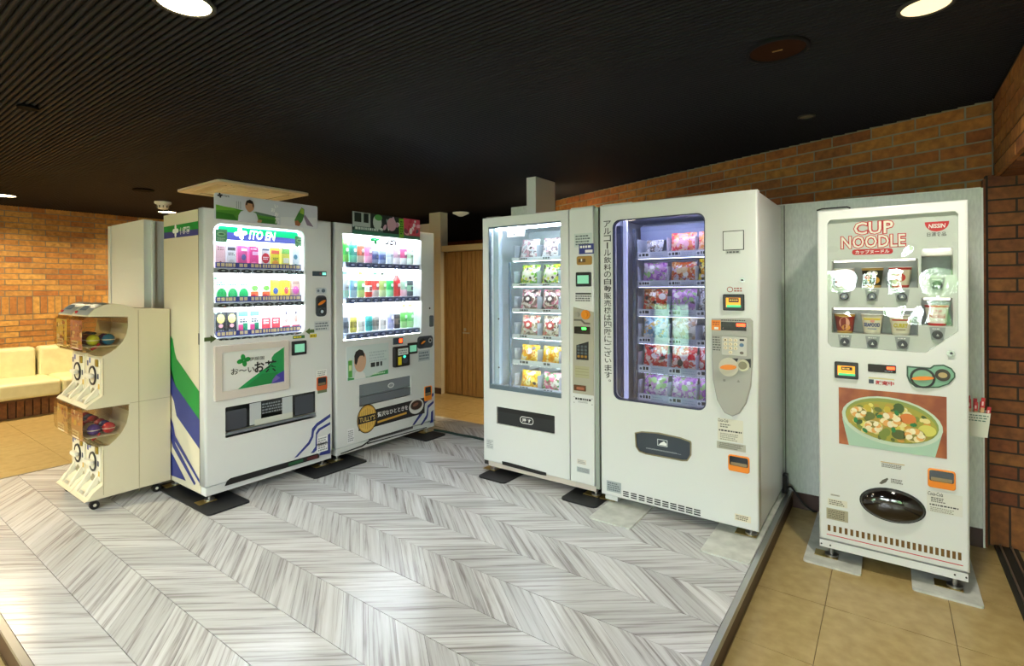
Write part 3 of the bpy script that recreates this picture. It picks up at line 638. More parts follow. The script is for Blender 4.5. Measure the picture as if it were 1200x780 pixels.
def bag(w, h, d, pal, deco=(), nx=12, nz=8, seed=0, ring=False):
    q = MB(); m = bag_mat(pal); vs, fs = [], []
    for sgn in (-1, 1):
        for j in range(nz + 1):
            for i in range(nx + 1):
                u, v = i / nx, j / nz; t = (math.sin(math.pi * min(max((u - .06) / .88, 0), 1)) ** .6) * (math.sin(math.pi * v) ** .5 if 0 < v < 1 else 0)
                cr = 1 + .05 * math.sin(u * 40 + v * 13) + .06 * math.sin(v * 23 + u * 9)
                vs.append(((u - .5) * w * (1 - .05 * math.sin(math.pi * v)), sgn * d / 2 * t * cr, v * h + .012 * h * math.sin(u * 11)))
    n = (nx + 1) * (nz + 1)
    for s in range(2):
        for j in range(nz):
            for i in range(nx):
                a = s * n + j * (nx + 1) + i; f = (a, a + 1, a + nx + 2, a + nx + 1); fs.append(f if s == 0 else f[::-1])
    q.add(vs, fs, m, True)
    def surf(x, z):
        u, v = min(max(x / w + .5, .02), .98), min(max(z / h, .04), .96); t = (math.sin(math.pi * min(max((u - .06) / .88, 0.01), .99)) ** .6) * math.sin(math.pi * v) ** .5
        return -d / 2 * t * 1.12 - .0015
    R_ = random.Random(int(w * 1e4) + len(pal[0]) + sum(map(ord, pal[1])) + len(MATS) + seed)
    for k in range(9):
        cx_, cz_ = R_.uniform(-.36, .36) * w, R_.uniform(.2, .8) * h; a_ = R_.uniform(.05, .15) * w; P = ell(cx_, cz_, a_, a_ * R_.uniform(.5, 1), 12, R_.uniform(0, 3))
        q.add([(x, surf(x, z) - k * .0003, z) for x, z in P], [tuple(range(12))], C(R_.choice(pal + ['#f4efe6', '#3a2c28']), .3))
    if ring:
        for rad, colr in ((.34, '#ece6dc'), (.22, pal[3]), (.10, '#f2ece0')):
            P = ell(0, h * .5, rad * w, rad * h * .95, 18); q.add([(x, surf(x, z) - .004, z) for x, z in P], [tuple(range(18))], C(colr, .3))
        for k in range(7):
            t_ = k * .9; P = ell(.25 * w * math.cos(t_), h * .5 + .25 * h * math.sin(t_), .07 * w, .06 * h, 10, t_); q.add([(x, surf(x, z) - .005, z) for x, z in P], [tuple(range(10))], C(pal[k % 4], .3))
    for it in deco:
        if it[0] == 't': text(q, it[1], (it[2] * w - w / 2, it[3] * h, it[4] * w - w / 2, it[5] * h), -d / 2 * 1.12, C(it[6]), .02)
        else: q.poly(ell(it[1] * w - w / 2, it[2] * h, it[3] * w, it[4] * h, 18), -d / 2 * 1.09 - .0005 * deco.index(it), C(it[5]))
    return q
ORD = ['first', 'second', 'third', 'fourth', 'fifth', 'sixth', 'seventh', 'eighth', 'ninth', 'tenth']
def put(v, mb, name, x, y, z, label, cat, group, rot=0):
    p = v.world(x, y, z); return mb.build(name, None, p, v.rz() + rot, label=label, cat=cat, group=group)

# ================================================================== A: green-and-blue drink machine, left
A = VM('drink_vending_machine', 'x', -3.385, 1.475, .90, 0, 'white drink vending machine with green and blue side stripes, leftmost of five')
disp = A.R(250.3, 262, 358, 394.5); disp = (disp[0], A.f(304, 395.5)[1], disp[2], A.f(304, 265.5)[1])
tray = A.f(264, 477)[0], (A.f(264, 514)[1] + A.f(371, 488)[1]) / 2, A.f(371, 458)[0], (A.f(264, 477)[1] + A.f(371, 458)[1]) / 2
shell(A, .595, .06, 1.825, .07, (disp[0] - .01, disp[1] - .01, disp[2] + .01, disp[3] + .01), mcream, .17)
q = MB(); q.plate([(0, .112), (.9, .112), (.9, 1.828), (0, 1.828)], [rr(disp, .05), rr(tray, .008)], 0, .07, mw, .014); A.part(q, 'door')
q = MB(); q.box(.008, .892, .012, .3, .056, .108, mw); A.part(q, 'kick_plate')
legs(A, .595, .056)
q = MB(); q.rect((disp[0] - .009, disp[1] - .009, disp[2] + .009, disp[3] + .009), .150, lit); A.part(q, 'backlight')
q = MB(); q.plate(rr(offset_r := (disp[0] - .006, disp[1] - .006, disp[2] + .006, disp[3] + .006), .05), [rr((disp[0] + .008, disp[1] + .012, disp[2] - .008, disp[3] - .008), .045)], .02, .03, mat('lit_frame', '#eef6ff', .4, emit=1.6, ecol='#e6f6ff'), .004); A.part(q, 'window_frame')
q = MB(); q.plate(rr((disp[0] - .004, disp[1] - .004, disp[2] + .004, disp[3] + .004), .05), [], .010, .014, clear); A.part(q, 'window_pane')
# lit header with the maker's name
D = .035
h = A.f(250, 263, D)[0] + .03, A.f(255, 280, D)[1], A.f(349, 284, D)[0], A.f(256, 264, D)[1]
lg = mat('lit_green', '#0fae72', .4, emit=.9, ecol='#08c884'); lb = mat('lit_blue', '#5560b8', .4, emit=.7, ecol='#5a68c8'); lw = mat('lit_white_print', '#ffffff', .4, emit=2.4)
q = MB(); mid = (h[1] + h[3]) / 2 - .005; q.box(h[0], h[2], D, D + .004, h[1], h[3], lb); q.poly([(h[0], mid + .012), (h[2], mid), (h[2], h[3]), (h[0], h[3])], D - .0006, lg); o = A.part(q, 'header_sign')
q = MB(); r1 = A.R(291, 270, 323, 281.5, D); x0 = A.f(291.5, 274, D); x1 = A.f(323, 277, D); cz = (h[1] + h[3]) / 2
text(q, 'ITO EN', (x0[0], cz - .030, x1[0], cz + .030), D - .002, lw, .02, .25); c = A.f(282, 272.5, D); clover(q, (c[0], cz + .004), .040, D - .002, lw); q.build('maker_name', o)
for px in (259, 351):
    c = A.f(px, 276 if px < 300 else 283.5, D); q = MB(); q.rect((c[0] - .036, c[1] - .04, c[0] + .036, c[1] + .04), D - .003, mat('lit_sticker_green', '#5f9a70', .5, emit=.25)); q.poly(ell(c[0], c[1] + .01, .027, .014), D - .0036, C('#a8d8a0')); q.poly(ell(c[0], c[1] + .01, .018, .006), D - .0042, C('#4d8860')); fine(q, (c[0] - .028, c[1] - .032, c[0] + .028, c[1] - .012), D - .0036, C('#b8d8b8'), 2); A.part(q, 'eco_sticker')
DP = .075
railz = [A.f(304, y, .02)[1] for y in (318, 356.5, 395.2)]
px_cols = [258.5, 271.5, 284.5, 298, 311.5, 323, 335, 346.5]
cols = [A.f(px, 330, DP)[0] for px in px_cols]
btn_x = [A.f(px, 330, .02)[0] for px in (261, 275, 288.5, 302, 314.5, 327, 338.5, 350)]
num_lit = mat('price_lit', '#b8aa80', .4, emit=.12, ecol='#ffd890')
for k, z in enumerate(railz):
    q = MB(); q.box(disp[0] - .003, disp[2] + .003, .018, .06, z - .016, z + .016, mat('rail_grey', '#a9afb8', .4)); rl = A.part(q, 'button_rail')
    q = MB(); q.box(disp[0] + .01, disp[2] - .01, .024, .038, z - .020, z - .0165, ledw); q.build('light_strip', rl)
    q = MB(); q.box(disp[0] + .004, disp[2] - .006, .045, .14, z + .0165, z + .019, mat('shelf_white', '#e9eef6', .4)); q.build('shelf', rl)
    for x in btn_x:
        q = MB(); q.plate(ell(x, z, .034, .0125, 18), [], .012, .018, mat('button_dark', '#22282c', .3), .002); bt = q.build('button', rl); q = MB(); q.poly(ell(x, z + .001, .012, .005, 12), .0114, mat('button_lamp', '#9aa8a8', .3)); q.build('button_lamp', bt)
    for x in cols:
        q = MB(); q.box(x - .041, x + .041, .050, .056, z + .018, z + .055, navy); pl_ = q.build('price_tag', rl); q = MB(); fine(q, (x - .034, z + .022, x + .034, z + .049), .0492, num_lit, 1, .8, int(x * 99)); q.build('price_digits', pl_)
q = MB(); q.box(disp[0] + .02, disp[2] - .02, .04, .06, disp[3] - .018, disp[3] - .012, ledw); A.part(q, 'light_strip')
cart = [
 [('carton', 'pale pink', '#f0c8c8', [('l', .2, .75, .8, .95, '#b08080', 2), ('o', .5, .2, .15, .1, '#a04848')]), ('carton', 'white', '#f0f0f0', [('r', .1, .78, .9, .92, '#555555'), ('l', .15, .55, .85, .7, '#666666', 2), ('o', .5, .25, .3, .14, '#d8d8d8')]),
  ('carton', 'pink', '#f06aa0', [('r', .35, .78, 1, .9, '#ffffff'), ('o', .62, .5, .25, .14, '#6a70a0'), ('o', .5, .12, .45, .12, '#ff9ac4')]), ('carton', 'bright pink', '#ee4f92', [('r', .3, .62, 1, .78, '#ffd0e4'), ('o', .5, .2, .4, .12, '#ff86b8'), ('l', .1, .84, .9, .95, '#ffffff', 1)]),
  ('carton', 'white and red', '#f4f0ea', [('o', .5, .5, .46, .24, '#d2283c'), ('l', .2, .42, .8, .58, '#ffffff', 2), ('r', .1, .86, .9, .94, '#66707a')]), ('carton', 'yellow', '#f2e23a', [('r', 0, .72, 1, .88, '#f06a50'), ('o', .5, .25, .4, .18, '#f8a43a'), ('l', .2, .42, .8, .56, '#2a6a30', 2)]),
  ('carton', 'yellow and green', '#e4e05a', [('r', 0, .75, 1, 1, '#7ac050'), ('r', .2, .3, .9, .55, '#f0f0e0'), ('o', .6, .15, .35, .12, '#f09a6a')]), ('carton', 'slim white and green', '#dfe6ee', [('o', .5, .62, .3, .12, '#4a8aa0'), ('o', .5, .18, .4, .1, '#3aa070')])],
 [('carton', 'white and green', '#f2f6f2', [('o', .6, .32, .5, .3, '#20a85c'), ('o', .15, .12, .24, .1, '#e0344c'), ('l', .1, .72, .9, .92, '#4aa080', 2)])] * 3 +
 [('carton', 'white and orange', '#f6f2ea', [('r', .1, .1, .95, .45, '#f0703a'), ('o', .4, .2, .3, .14, '#d8282c'), ('o', .55, .62, .36, .12, '#6cb848'), ('l', .1, .76, .9, .92, '#889098', 2)])] * 2 +
 [('carton', 'yellow and blue', '#f4d83c', [('o', .5, .48, .3, .16, '#3a5aa8'), ('r', .1, .1, .9, .2, '#e8b020'), ('l', .15, .72, .85, .9, '#8a8a30', 2)]), ('carton', 'yellow and red', '#f6d02c', [('o', .55, .5, .26, .18, '#e04a5c'), ('r', .1, .08, .9, .2, '#f0a020')]), ('carton', 'brown and purple', '#b49a90', [('o', .5, .5, .4, .2, '#c050a0'), ('o', .45, .16, .4, .12, '#e890a0'), ('r', .1, .8, .9, .95, '#8a7068')])],
 [('carton', 'black with a yellow disc', '#272b33', [('o', .5, .74, .4, .19, '#e8dc78'), ('o', .5, .44, .22, .08, '#e8a8b8'), ('l', .15, .1, .85, .3, '#8890a0', 2)])] * 2 +
 [('carton', 'green and pink', '#eaf0ea', [('r', 0, .1, 1, .45, '#e04a90'), ('r', .5, .1, 1, .5, '#1f8a60'), ('r', 0, .8, 1, 1, '#58b890'), ('l', .15, .52, .9, .72, '#223344', 2)])] * 2 +
 [('carton', 'red and white', '#f4f0f0', [('r', .0, .05, 1, .68, '#ee4a58'), ('l', .2, .4, .8, .62, '#ffffff', 2), ('r', .15, .82, .85, .9, '#a0a8b0')])] * 2 +
 [('carton', 'white with a red stripe', '#f6f6f6', [('r', 0, .08, 1, .28, '#e04464'), ('o', .5, .6, .22, .18, '#d8a8a0'), ('o', .5, .85, .12, .08, '#3a3a4a')])] * 2]
rown = ['top', 'middle', 'bottom']
for r in range(3):
    hh = (.148, .145, .155)[r]
    for c in range(8):
        kind, nm, body, deco = cart[r][c]; w = .048 if c == 7 and r == 0 else .060
        z = railz[r] + .0195; mb = carton(w, hh, .045, body, deco)
        put(A, mb, 'drink_carton', cols[c], DP, z, '%s drink carton, %s from left, %s row, leftmost machine' % (nm, ORD[c], rown[r]), 'drink carton', 'sample cartons in the leftmost drink machine')
# controls on the right side of A's door
r = A.R(366, 317.5, 382.5, 323.5); q = MB(); q.plate(rr(r, .003), [], -.003, 0, mat('display_slate', '#3b4a55', .3), .001); o = A.part(q, 'price_display'); q = MB(); w = r[2] - r[0]; q.rect((r[0] + w * .68, r[1] + .008, r[0] + w * .95, r[3] - .008), -.0036, mat('display_teal', '#7fd8c8', .3, emit=.8)); q.rect((r[0] + w * .5, r[1] + .01, r[0] + w * .58, r[3] - .01), -.0036, C('#a05a60')); q.build('digits', o)
c = A.f(376, 340.5); q = MB(); q.plate(rr((c[0] - .046, c[1] - .022, c[0] + .046, c[1] + .022), .016), [], -.004, 0, mat('coin_plate', '#c4ccd0', .3, .4), .002); q.poly(ell(c[0] + .018, c[1], .016, .014), -.0046, C('#5a6a78')); q.poly(ell(c[0] - .024, c[1], .010, .010), -.0046, C('#6a7680')); A.part(q, 'coin_slot')
c = A.f(376, 354); q = MB(); q.plate(rr((c[0] - .045, c[1] - .105, c[0] + .045, c[1] + .05), .03), [], -.008, 0, mat('lever_housing', '#3c424a', .35), .004); A.part(q, 'lever_housing'); q = MB(); q.rect((c[0] - .034, c[1] - .04, c[0] + .034, c[1] + .036), -.0095, blk); q.prism(ell(c[0], c[1] - .002, .034, .010, 12, .5), -.018, -.009, orange, 'y'); A.part(q, 'coin_lever'); q = MB(); q.cyl((c[0], -.014, c[1] - .068), .024, .010, mat('lock_black', '#1d2024', .3), 'y', 20); q.cyl((c[0], -.016, c[1] - .068), .012, .003, mat('lock_chrome', '#c0c4c8', .2, .9), 'y', 14); A.part(q, 'lock')
A.sticker(A.R(368, 376.5, 386, 387), C('#c9ced2'), 3, C('#6b7680'), label='grey notice sticker under the coin lever')
def arrow(v, px, py, dirn, m):
    c = v.f(px, py); s = .036 * dirn; q = MB(); q.poly([(c[0] - s, c[1] - .012), (c[0], c[1] - .012), (c[0], c[1] - .024), (c[0] + s, c[1]), (c[0], c[1] + .024), (c[0], c[1] + .012), (c[0] - s, c[1] + .012)], -.0013, m); v.part(q, 'arrow_sticker')
arrow(A, 246.5, 397.2, 1, C('#3f5220')); arrow(A, 363, 388, -1, C('#4f6a2a'))
for px, py, dn in ((255.3, 323, 1), (255.3, 363, 1), (353, 325.5, -1), (353, 362, -1)):
    c = A.f(px, py, .03); q = MB(); s = .026; q.poly([(c[0] + dn * a, c[1] + b_) for a, b_ in ((-s, -s * .6), (-s * .3, .0), (-s * .9, s * .5), (s, s), (s * .9, -s * .9), (s * .3, -s * .4), (-s * .4, -s * 1.1))], .0325, C('#a9cfae')); A.part(q, 'arrow_sticker')
A.sticker(A.R(363, 391.5, 371, 395), yellow, 1, C('#8a7a10')); A.sticker(A.R(343, 393.5, 357, 395.8), C('#3f7a3a'), 1, yellow)
r = A.R(341.5, 400, 358.5, 414.5); bill_reader(A, r, scr_g, 'bill_reader', .16)
# advertising panel
r = A.f(250, 405)[0], (A.f(250, 470)[1] + A.f(338, 456.5)[1]) / 2, A.f(338, 397)[0], (A.f(250, 405)[1] + A.f(338.5, 398)[1]) / 2
q = MB(); ir = (r[0] + .045, r[1] + .055, r[2] - .035, r[3] - .045); q.plate(rr(r, .012), [[(ir[0], ir[1]), (ir[2], ir[1]), (ir[2], ir[3]), (ir[0], ir[3])]], -.014, 0, mat('ad_frame_beige', '#cfc6be', .4), .006); fr = A.part(q, 'ad_frame')
q = MB(); q.rect(ir, -.003, C('#dfe1df')); w, hh = ir[2] - ir[0], ir[3] - ir[1]
N = lambda pts: [(ir[0] + u * w, ir[1] + v_ * hh) for u, v_ in pts]
q.poly(N([(.24, 0), (1, .02), (1, .98), (.83, .82), (.785, .72), (.79, .62), (.72, .5), (.42, .2)]), -.0036, C('#12924a')); q.poly(N([(.35, .02), (.8, .02), (.9, .3), (.62, .32)]), -.004, C('#0c7f3c')); q.poly(N([(.78, .01), (1, .02), (1, .33), (.86, .23)]), -.0044, C('#3d3a9a')); q.poly(N([(.78, .01), (.93, .13), (.86, .23), (.8, .12)]), -.0048, C('#6a5ca8')); pp = q.build('ad_print', fr)
q = MB(); text(q, '伊藤園', N([(.42, .70), (.66, .80)])[0] + N([(.42, .70), (.66, .80)])[1], -.0052, blk); a, b_ = N([(.335, .74), (.335, .74)]); clover(q, a, .042, -.0052, green)
a, b_ = N([(.14, .40), (.50, .56)]); text(q, 'お〜い', a + b_, -.0052, blk, .01); a, b_ = N([(.50, .37), (.66, .66)]); text(q, 'お', a + b_, -.0052, blk, .03); a, b_ = N([(.67, .32), (.87, .66)]); text(q, '茶', a + b_, -.0052, blk, .02); q.build('ad_lettering', fr)
# delivery tray
q = MB(); x0, z0, x1, z1 = tray; q.box(x0, x1, .10, .11, z0, z1, mat('tray_grey', '#4b5058', .5)); q.box(x0, x1, .004, .10, z0 - .004, z0, mat('tray_grey', '#4b5058', .5)); A.part(q, 'delivery_bin')
q = MB(); q.box(x0 + .002, x1 - .002, .018, .022, z0 + .035, z1 - .004, smokeg); q.box(x0 + .004, x1 - .004, .008, .018, z0 + .012, z0 + .03, mat('tray_lip', '#6a7077', .4)); fl = A.part(q, 'delivery_flap')
w, hh = x1 - x0, z1 - z0
for a, b_, c0, c1 in ((.25, .37, .22, 1.0), (.60, .72, .22, 1.0), (.30, .72, .18, .42)):
    q = MB(); q.rect((x0 + a * w, z0 + c0 * hh, x0 + b_ * w, z0 + (c1 - .04) * hh), .015 if c1 == 1 else .013, C('#c9ccc2' if c1 < 1 else '#b9bfc2')); q.build('tape', fl)
q = MB(); fine(q, (x0 + .38 * w, z0 + .5 * hh, x0 + .6 * w, z0 + .9 * hh), .016, C('#7d848a'), 4); q.build('notice_print', fl)
q = MB(); q.poly(rr((x0 + .01, z0 + .04, x0 + .22 * w, z1 - .03), .01), .0165, C('#3a3e48')); q.build('dark_panel', fl); q = MB(); q.poly(rr((x0 + .75 * w, z0 + .04, x1 - .015, z1 - .02), .01), .0165, C('#3a3e48')); q.build('dark_panel', fl)
r = A.R(371, 442, 383, 455.5); coin_return(A, r, hood=C('#c85a1e')); A.sticker(A.R(371, 434, 383, 440), white, 3, grey); A.sticker(A.R(372, 456.5, 383, 459), C('#6a7a5a'))
# stripes, lower corner and black vent
def strip(v, name, outs, y=-.0013):
    q = MB()
    for pts, m in outs: q.poly(v.P(pts), y, m)
    v.part(q, name)
strip(A, 'stripe', [([(344.5, 536.5), (348.5, 535), (363, 520), (367, 512), (368, 505), (372, 499), (387, 488.5), (387, 484.5), (371, 495.5), (365.5, 502), (364.5, 511), (361, 518)], navy)])
strip(A, 'stripe', [([(364, 531), (368, 530), (371, 527), (371.5, 509), (375, 504), (387, 497), (387, 494), (373, 502), (370, 507), (369.5, 523)], navy)])
strip(A, 'stripe', [([(374, 533.5), (387, 531), (387, 507), (383.5, 509.5), (383, 526), (376, 528.5)], navy)])
A.sticker(A.R(371.5, 512.5, 384, 518.5), white, 3, grey, -.0018); A.sticker(A.R(371.5, 520.5, 384, 527), white, 3, grey, -.0018)
q = MB(); q.poly(A.P([(263, 569.5), (266, 563), (270, 560), (372, 531), (374, 532.5), (374, 536.2)]), -.0013, blk); A.part(q, 'vent_grille')
q = MB(); q.poly(A.P([(338, 542.3), (355, 537.5), (355, 540.5), (338, 545.8)]), -.0019, C('#1c5a34')); q.poly(A.P([(360, 536), (372, 532.5), (372, 536.5), (360, 539.5)]), -.0019, C('#5a1a1c')); A.part(q, 'warning_strip')
# side graphics of A (left side plane, local x = 0)
class SideMap:
    def __init__(s, y): s.y = y
    def __call__(s, px, py): p = ony(px, py, s.y); return (-3.385 - p.x, p.z)     # local depth, z
sm = SideMap(1.479)
def sidepoly(pts, m, q, lift): 
    P = [sm(*p) for p in pts]; n = len(P); t = tessellate_polygon([[Vector((a, b_, 0)) for a, b_ in P]]); q.add([(lift, min(a, .59), b_) for a, b_ in P], [tuple(f) for f in t], m)
q = MB(); sidepoly([(192, 266), (234.5, 258.5), (234.5, 268), (192, 272.6)], green, q, .0028); sidepoly([(192, 272.6), (234.5, 268), (234.5, 275), (192, 280)], navy, q, .0028); o = q.build('side_sign', A.root)
q = MB(); c = sm(206, 270.5); P0, P1 = sm(211, 275), sm(222.5, 264.5)
vs, fs = textgeo('伊藤園', .02); q.add([(.0022, P0[0] + u * (P1[0] - P0[0]), P0[1] + v_ * (P1[1] - P0[1])) for u, v_ in vs], fs, white)
for a in range(4): t = math.pi / 2 * a; e_ = ell(c[0] + .024 * math.cos(t), c[1] + .022 * math.sin(t), .022, .015, 10, t); q.add([(.0022, a_, b_) for a_, b_ in e_], [tuple(range(10))], white)
q.build('side_lettering', o)
def stripe_side(name, pts, m, lift=.0028): q = MB(); sidepoly(pts, m, q, lift); q.build(name, A.root)
stripe_side('side_stripe', [(200, 393), (202.5, 397), (205, 412), (207, 420), (234, 459), (234, 492), (206, 452), (200, 438)], green)
stripe_side('side_stripe', [(200, 428), (206, 452), (234, 492), (234, 526), (207, 487), (204, 470), (200, 460)], navy)
stripe_side('side_stripe', [(200, 489), (203, 496), (205.5, 510), (234, 562), (234, 566), (204, 515), (200, 496)], navy)
stripe_side('side_stripe', [(200, 500), (203, 510), (206, 520), (229.5, 566), (228, 568.5), (203, 524), (200, 512)], navy)
stripe_side('side_stripe', [(200, 528), (203, 533), (218, 563), (202, 557), (200, 556)], navy)
q = MB(); q.box(-.001, .003, .069, .074, .115, 1.82, mat('seam_tan', '#6d6550', .6)); A.part(q, 'door_seam')
q = MB(); c = sm(235.5, 400); q.box(-.002, .004, .066, .08, c[1] - .02, c[1] + .05, black); A.part(q, 'hinge')
# banner on top
r = A.f(250, 226)[0], A.f(370, 268.5)[1], A.f(371, 242)[0], A.f(250, 226.5)[1]
zb = (A.f(251, 257)[1] + A.f(370, 268.5)[1]) / 2; zt_ = (A.f(250, 226)[1] + A.f(371, 241.5)[1]) / 2; r = (r[0], zb, r[2], zt_)
q = MB(); q.plate(rr(r, .012), [], -.012, -.006, C('#c7cad4'), .001); bn = A.part(q, 'top_banner')
w, hh = r[2] - r[0], r[3] - r[1]; N = lambda pts: [(r[0] + u * w, r[1] + v_ * hh) for u, v_ in pts]
q = MB(); Y0 = -.0126; q.poly(N([(.012, .03), (.565, .03), (.55, .36), (.36, .45), (.3, .42), (.16, .5), (.08, .52), (.012, .56)]), Y0, C('#4d8a2e')); q.poly(N([(.012, .03), (.2, .03), (.16, .25), (.012, .3)]), Y0 - .0004, C('#2f7020')); q.poly(N([(.012, .35), (.19, .42), (.16, .5), (.08, .52), (.012, .56)]), Y0 - .0004, C('#6aa838')); q.poly(N([(.36, .03), (.55, .03), (.54, .2), (.4, .24)]), Y0 - .0004, C('#35702a')); q.poly(N([(.36, .34), (.55, .3), (.55, .36), (.36, .46)]), Y0 - .0004, C('#4a6a58'))
q.poly(N([(.60, .0), (.99, .0), (.99, .5), (.8, .42), (.6, .36)]), Y0, C('#d6d7dc')); q.poly(N([(.88, .12), (.84, .5), (.86, .56), (.95, .08)]), Y0 - .0008, C('#85718a')); q.poly(N([(.75, .1), (.745, .3), (.785, .62), (.82, .86), (.85, .8), (.85, .55), (.83, .3), (.80, .12)]), Y0 - .0012, C('#3f7a34')); q.poly(N([(.80, .62), (.815, .84), (.845, .78), (.845, .56)]), Y0 - .0016, C('#9ab840')); q.poly(N([(.75, .08), (.745, .24), (.78, .3), (.81, .14), (.79, .05)]), Y0 - .002, C('#a86a48')); q.build('banner_print', bn)
q = MB(); q.poly(N([(.20, .02), (.205, .25), (.225, .4), (.275, .48), (.325, .46), (.365, .38), (.38, .2), (.38, .02)]), Y0 - .0012, C('#c5cbd2')); q.poly(N([(.285, .44), (.285, .56), (.32, .56), (.322, .44), (.305, .4)]), Y0 - .0016, C('#a87a5c')); q.poly(ell(*N([(.305, .66)])[0], .030, .038), Y0 - .002, C('#b58564')); q.poly(N([(.268, .68), (.275, .84), (.305, .9), (.335, .84), (.342, .64), (.332, .6), (.33, .74), (.285, .76), (.28, .66)]), Y0 - .0024, C('#17150f')); q.poly(N([(.37, .04), (.385, .16), (.42, .14), (.41, .04)]), Y0 - .0024, C('#a87a5c')); q.build('banner_figure', bn)
q = MB(); a, b_ = N([(.03, .88), (.125, .955)]); text(q, '伊藤園', (a[0] + .03, a[1], b_[0], b_[1]), Y0 - .0008, blk); clover(q, (a[0] + .012, (a[1] + b_[1]) / 2), .016, Y0 - .0008, blk)
for u in (.185, .203, .22): q.poly(N([(u, .5), (u + .006, .5), (u + .006, .78), (u, .78)]), Y0 - .0008, C('#8b93a0'))
for t_, bx in (('お', (.505, .52, .545, .68)), ('い', (.54, .70, .575, .84)), ('お', (.54, .36, .58, .52)), ('茶', (.54, .06, .59, .3))): a, b_ = N([(bx[0], bx[1]), (bx[2], bx[3])]); text(q, t_, a + b_, Y0 - .0028, white, .02)
q.build('banner_lettering', bn)

# ================================================================== B: second drink machine
B = VM('drink_vending_machine', 'x', -3.385, 2.405, 1.06, 0, 'white drink vending machine with coffee banner at the bottom, second from the left')
WB = B.W
disp = (B.f(402, 330)[0], (B.f(402, 398.5)[1] + B.f(494, 390.5)[1]) / 2, B.f(493.8, 330)[0], (B.f(402, 273)[1] + B.f(494, 282)[1]) / 2)
tray = B.f(421, 450)[0], (B.f(421, 475)[1] + B.f(482, 464)[1]) / 2, B.f(482, 450)[0], (B.f(421, 450.5)[1] + B.f(482, 440)[1]) / 2
shell(B, .595, .06, 1.825, .07, (disp[0] - .01, disp[1] - .01, disp[2] + .01, disp[3] + .01), mw, .17)
q = MB(); q.plate([(0, .112), (WB, .112), (WB, 1.828), (0, 1.828)], [rr(disp, .008), rr(tray, .006)], 0, .07, mw, .014); B.part(q, 'door')
q = MB(); q.box(.008, WB - .008, .012, .3, .056, .108, mw); B.part(q, 'kick_plate')
legs(B, .595, .056)
q = MB(); q.rect((disp[0] - .009, disp[1] - .009, disp[2] + .009, disp[3] + .009), .140, mat('lit_panel_white_b', '#f4f8ff', .5, emit=2.8, ecol='#e2eeff')); B.part(q, 'backlight')
q = MB(); q.plate(rr((disp[0] - .004, disp[1] - .004, disp[2] + .004, disp[3] + .004), .008), [], .010, .014, clear); B.part(q, 'window_pane')
railz = [B.f(448, y, .02)[1] for y in (311.8, 351.3, 390.8)]
cols = [B.f(px, 340, DP)[0] for px in (407, 416.5, 425.5, 434.5, 442.5, 451, 459.5, 467.5, 475.5, 483)]
bx = [B.f(px, 340, .02)[0] for px in (412.5, 421.8, 430.5, 439.5, 448, 456, 464, 472, 479.5, 487)]
for k, z in enumerate(railz):
    q = MB(); q.box(disp[0] + .04, disp[2] - .005, .018, .06, z - .022, z + .022, mat('rail_blue_grey', '#7e88a0', .4)); rl = B.part(q, 'button_rail')
    q = MB(); q.box(disp[0] + .01, disp[2] - .01, .024, .038, z - .026, z - .0225, ledw); q.box(disp[0] + .02, disp[2] - .02, .024, .038, disp[3] - .008, disp[3] - .003, ledw) if k == 0 else None; q.build('light_strip', rl)
    q = MB(); q.box(disp[0] + .004, disp[2] - .004, .045, .135, z + .0225, z + .025, mat('shelf_white', '#e9eef6', .4)); q.build('shelf', rl)
    for x in bx:
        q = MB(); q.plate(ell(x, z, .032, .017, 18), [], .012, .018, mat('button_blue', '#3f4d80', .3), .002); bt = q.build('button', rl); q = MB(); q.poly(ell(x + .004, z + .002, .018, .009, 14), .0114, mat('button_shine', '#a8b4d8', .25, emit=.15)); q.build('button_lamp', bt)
q = MB(); zz = B.f(450, 281.8, .03)[1]; x0 = B.f(445.5, 280, .03)[0]; x1 = B.f(465, 280, .03)[0]; text(q, 'ITO EN', (x0, zz - .036, x1, zz + .036), .03, C('#0c0e12'), .05, .25); clover(q, (B.f(439.5, 280, .03)[0], zz + .004), .045, .03, C('#18a050')); B.part(q, 'maker_name')
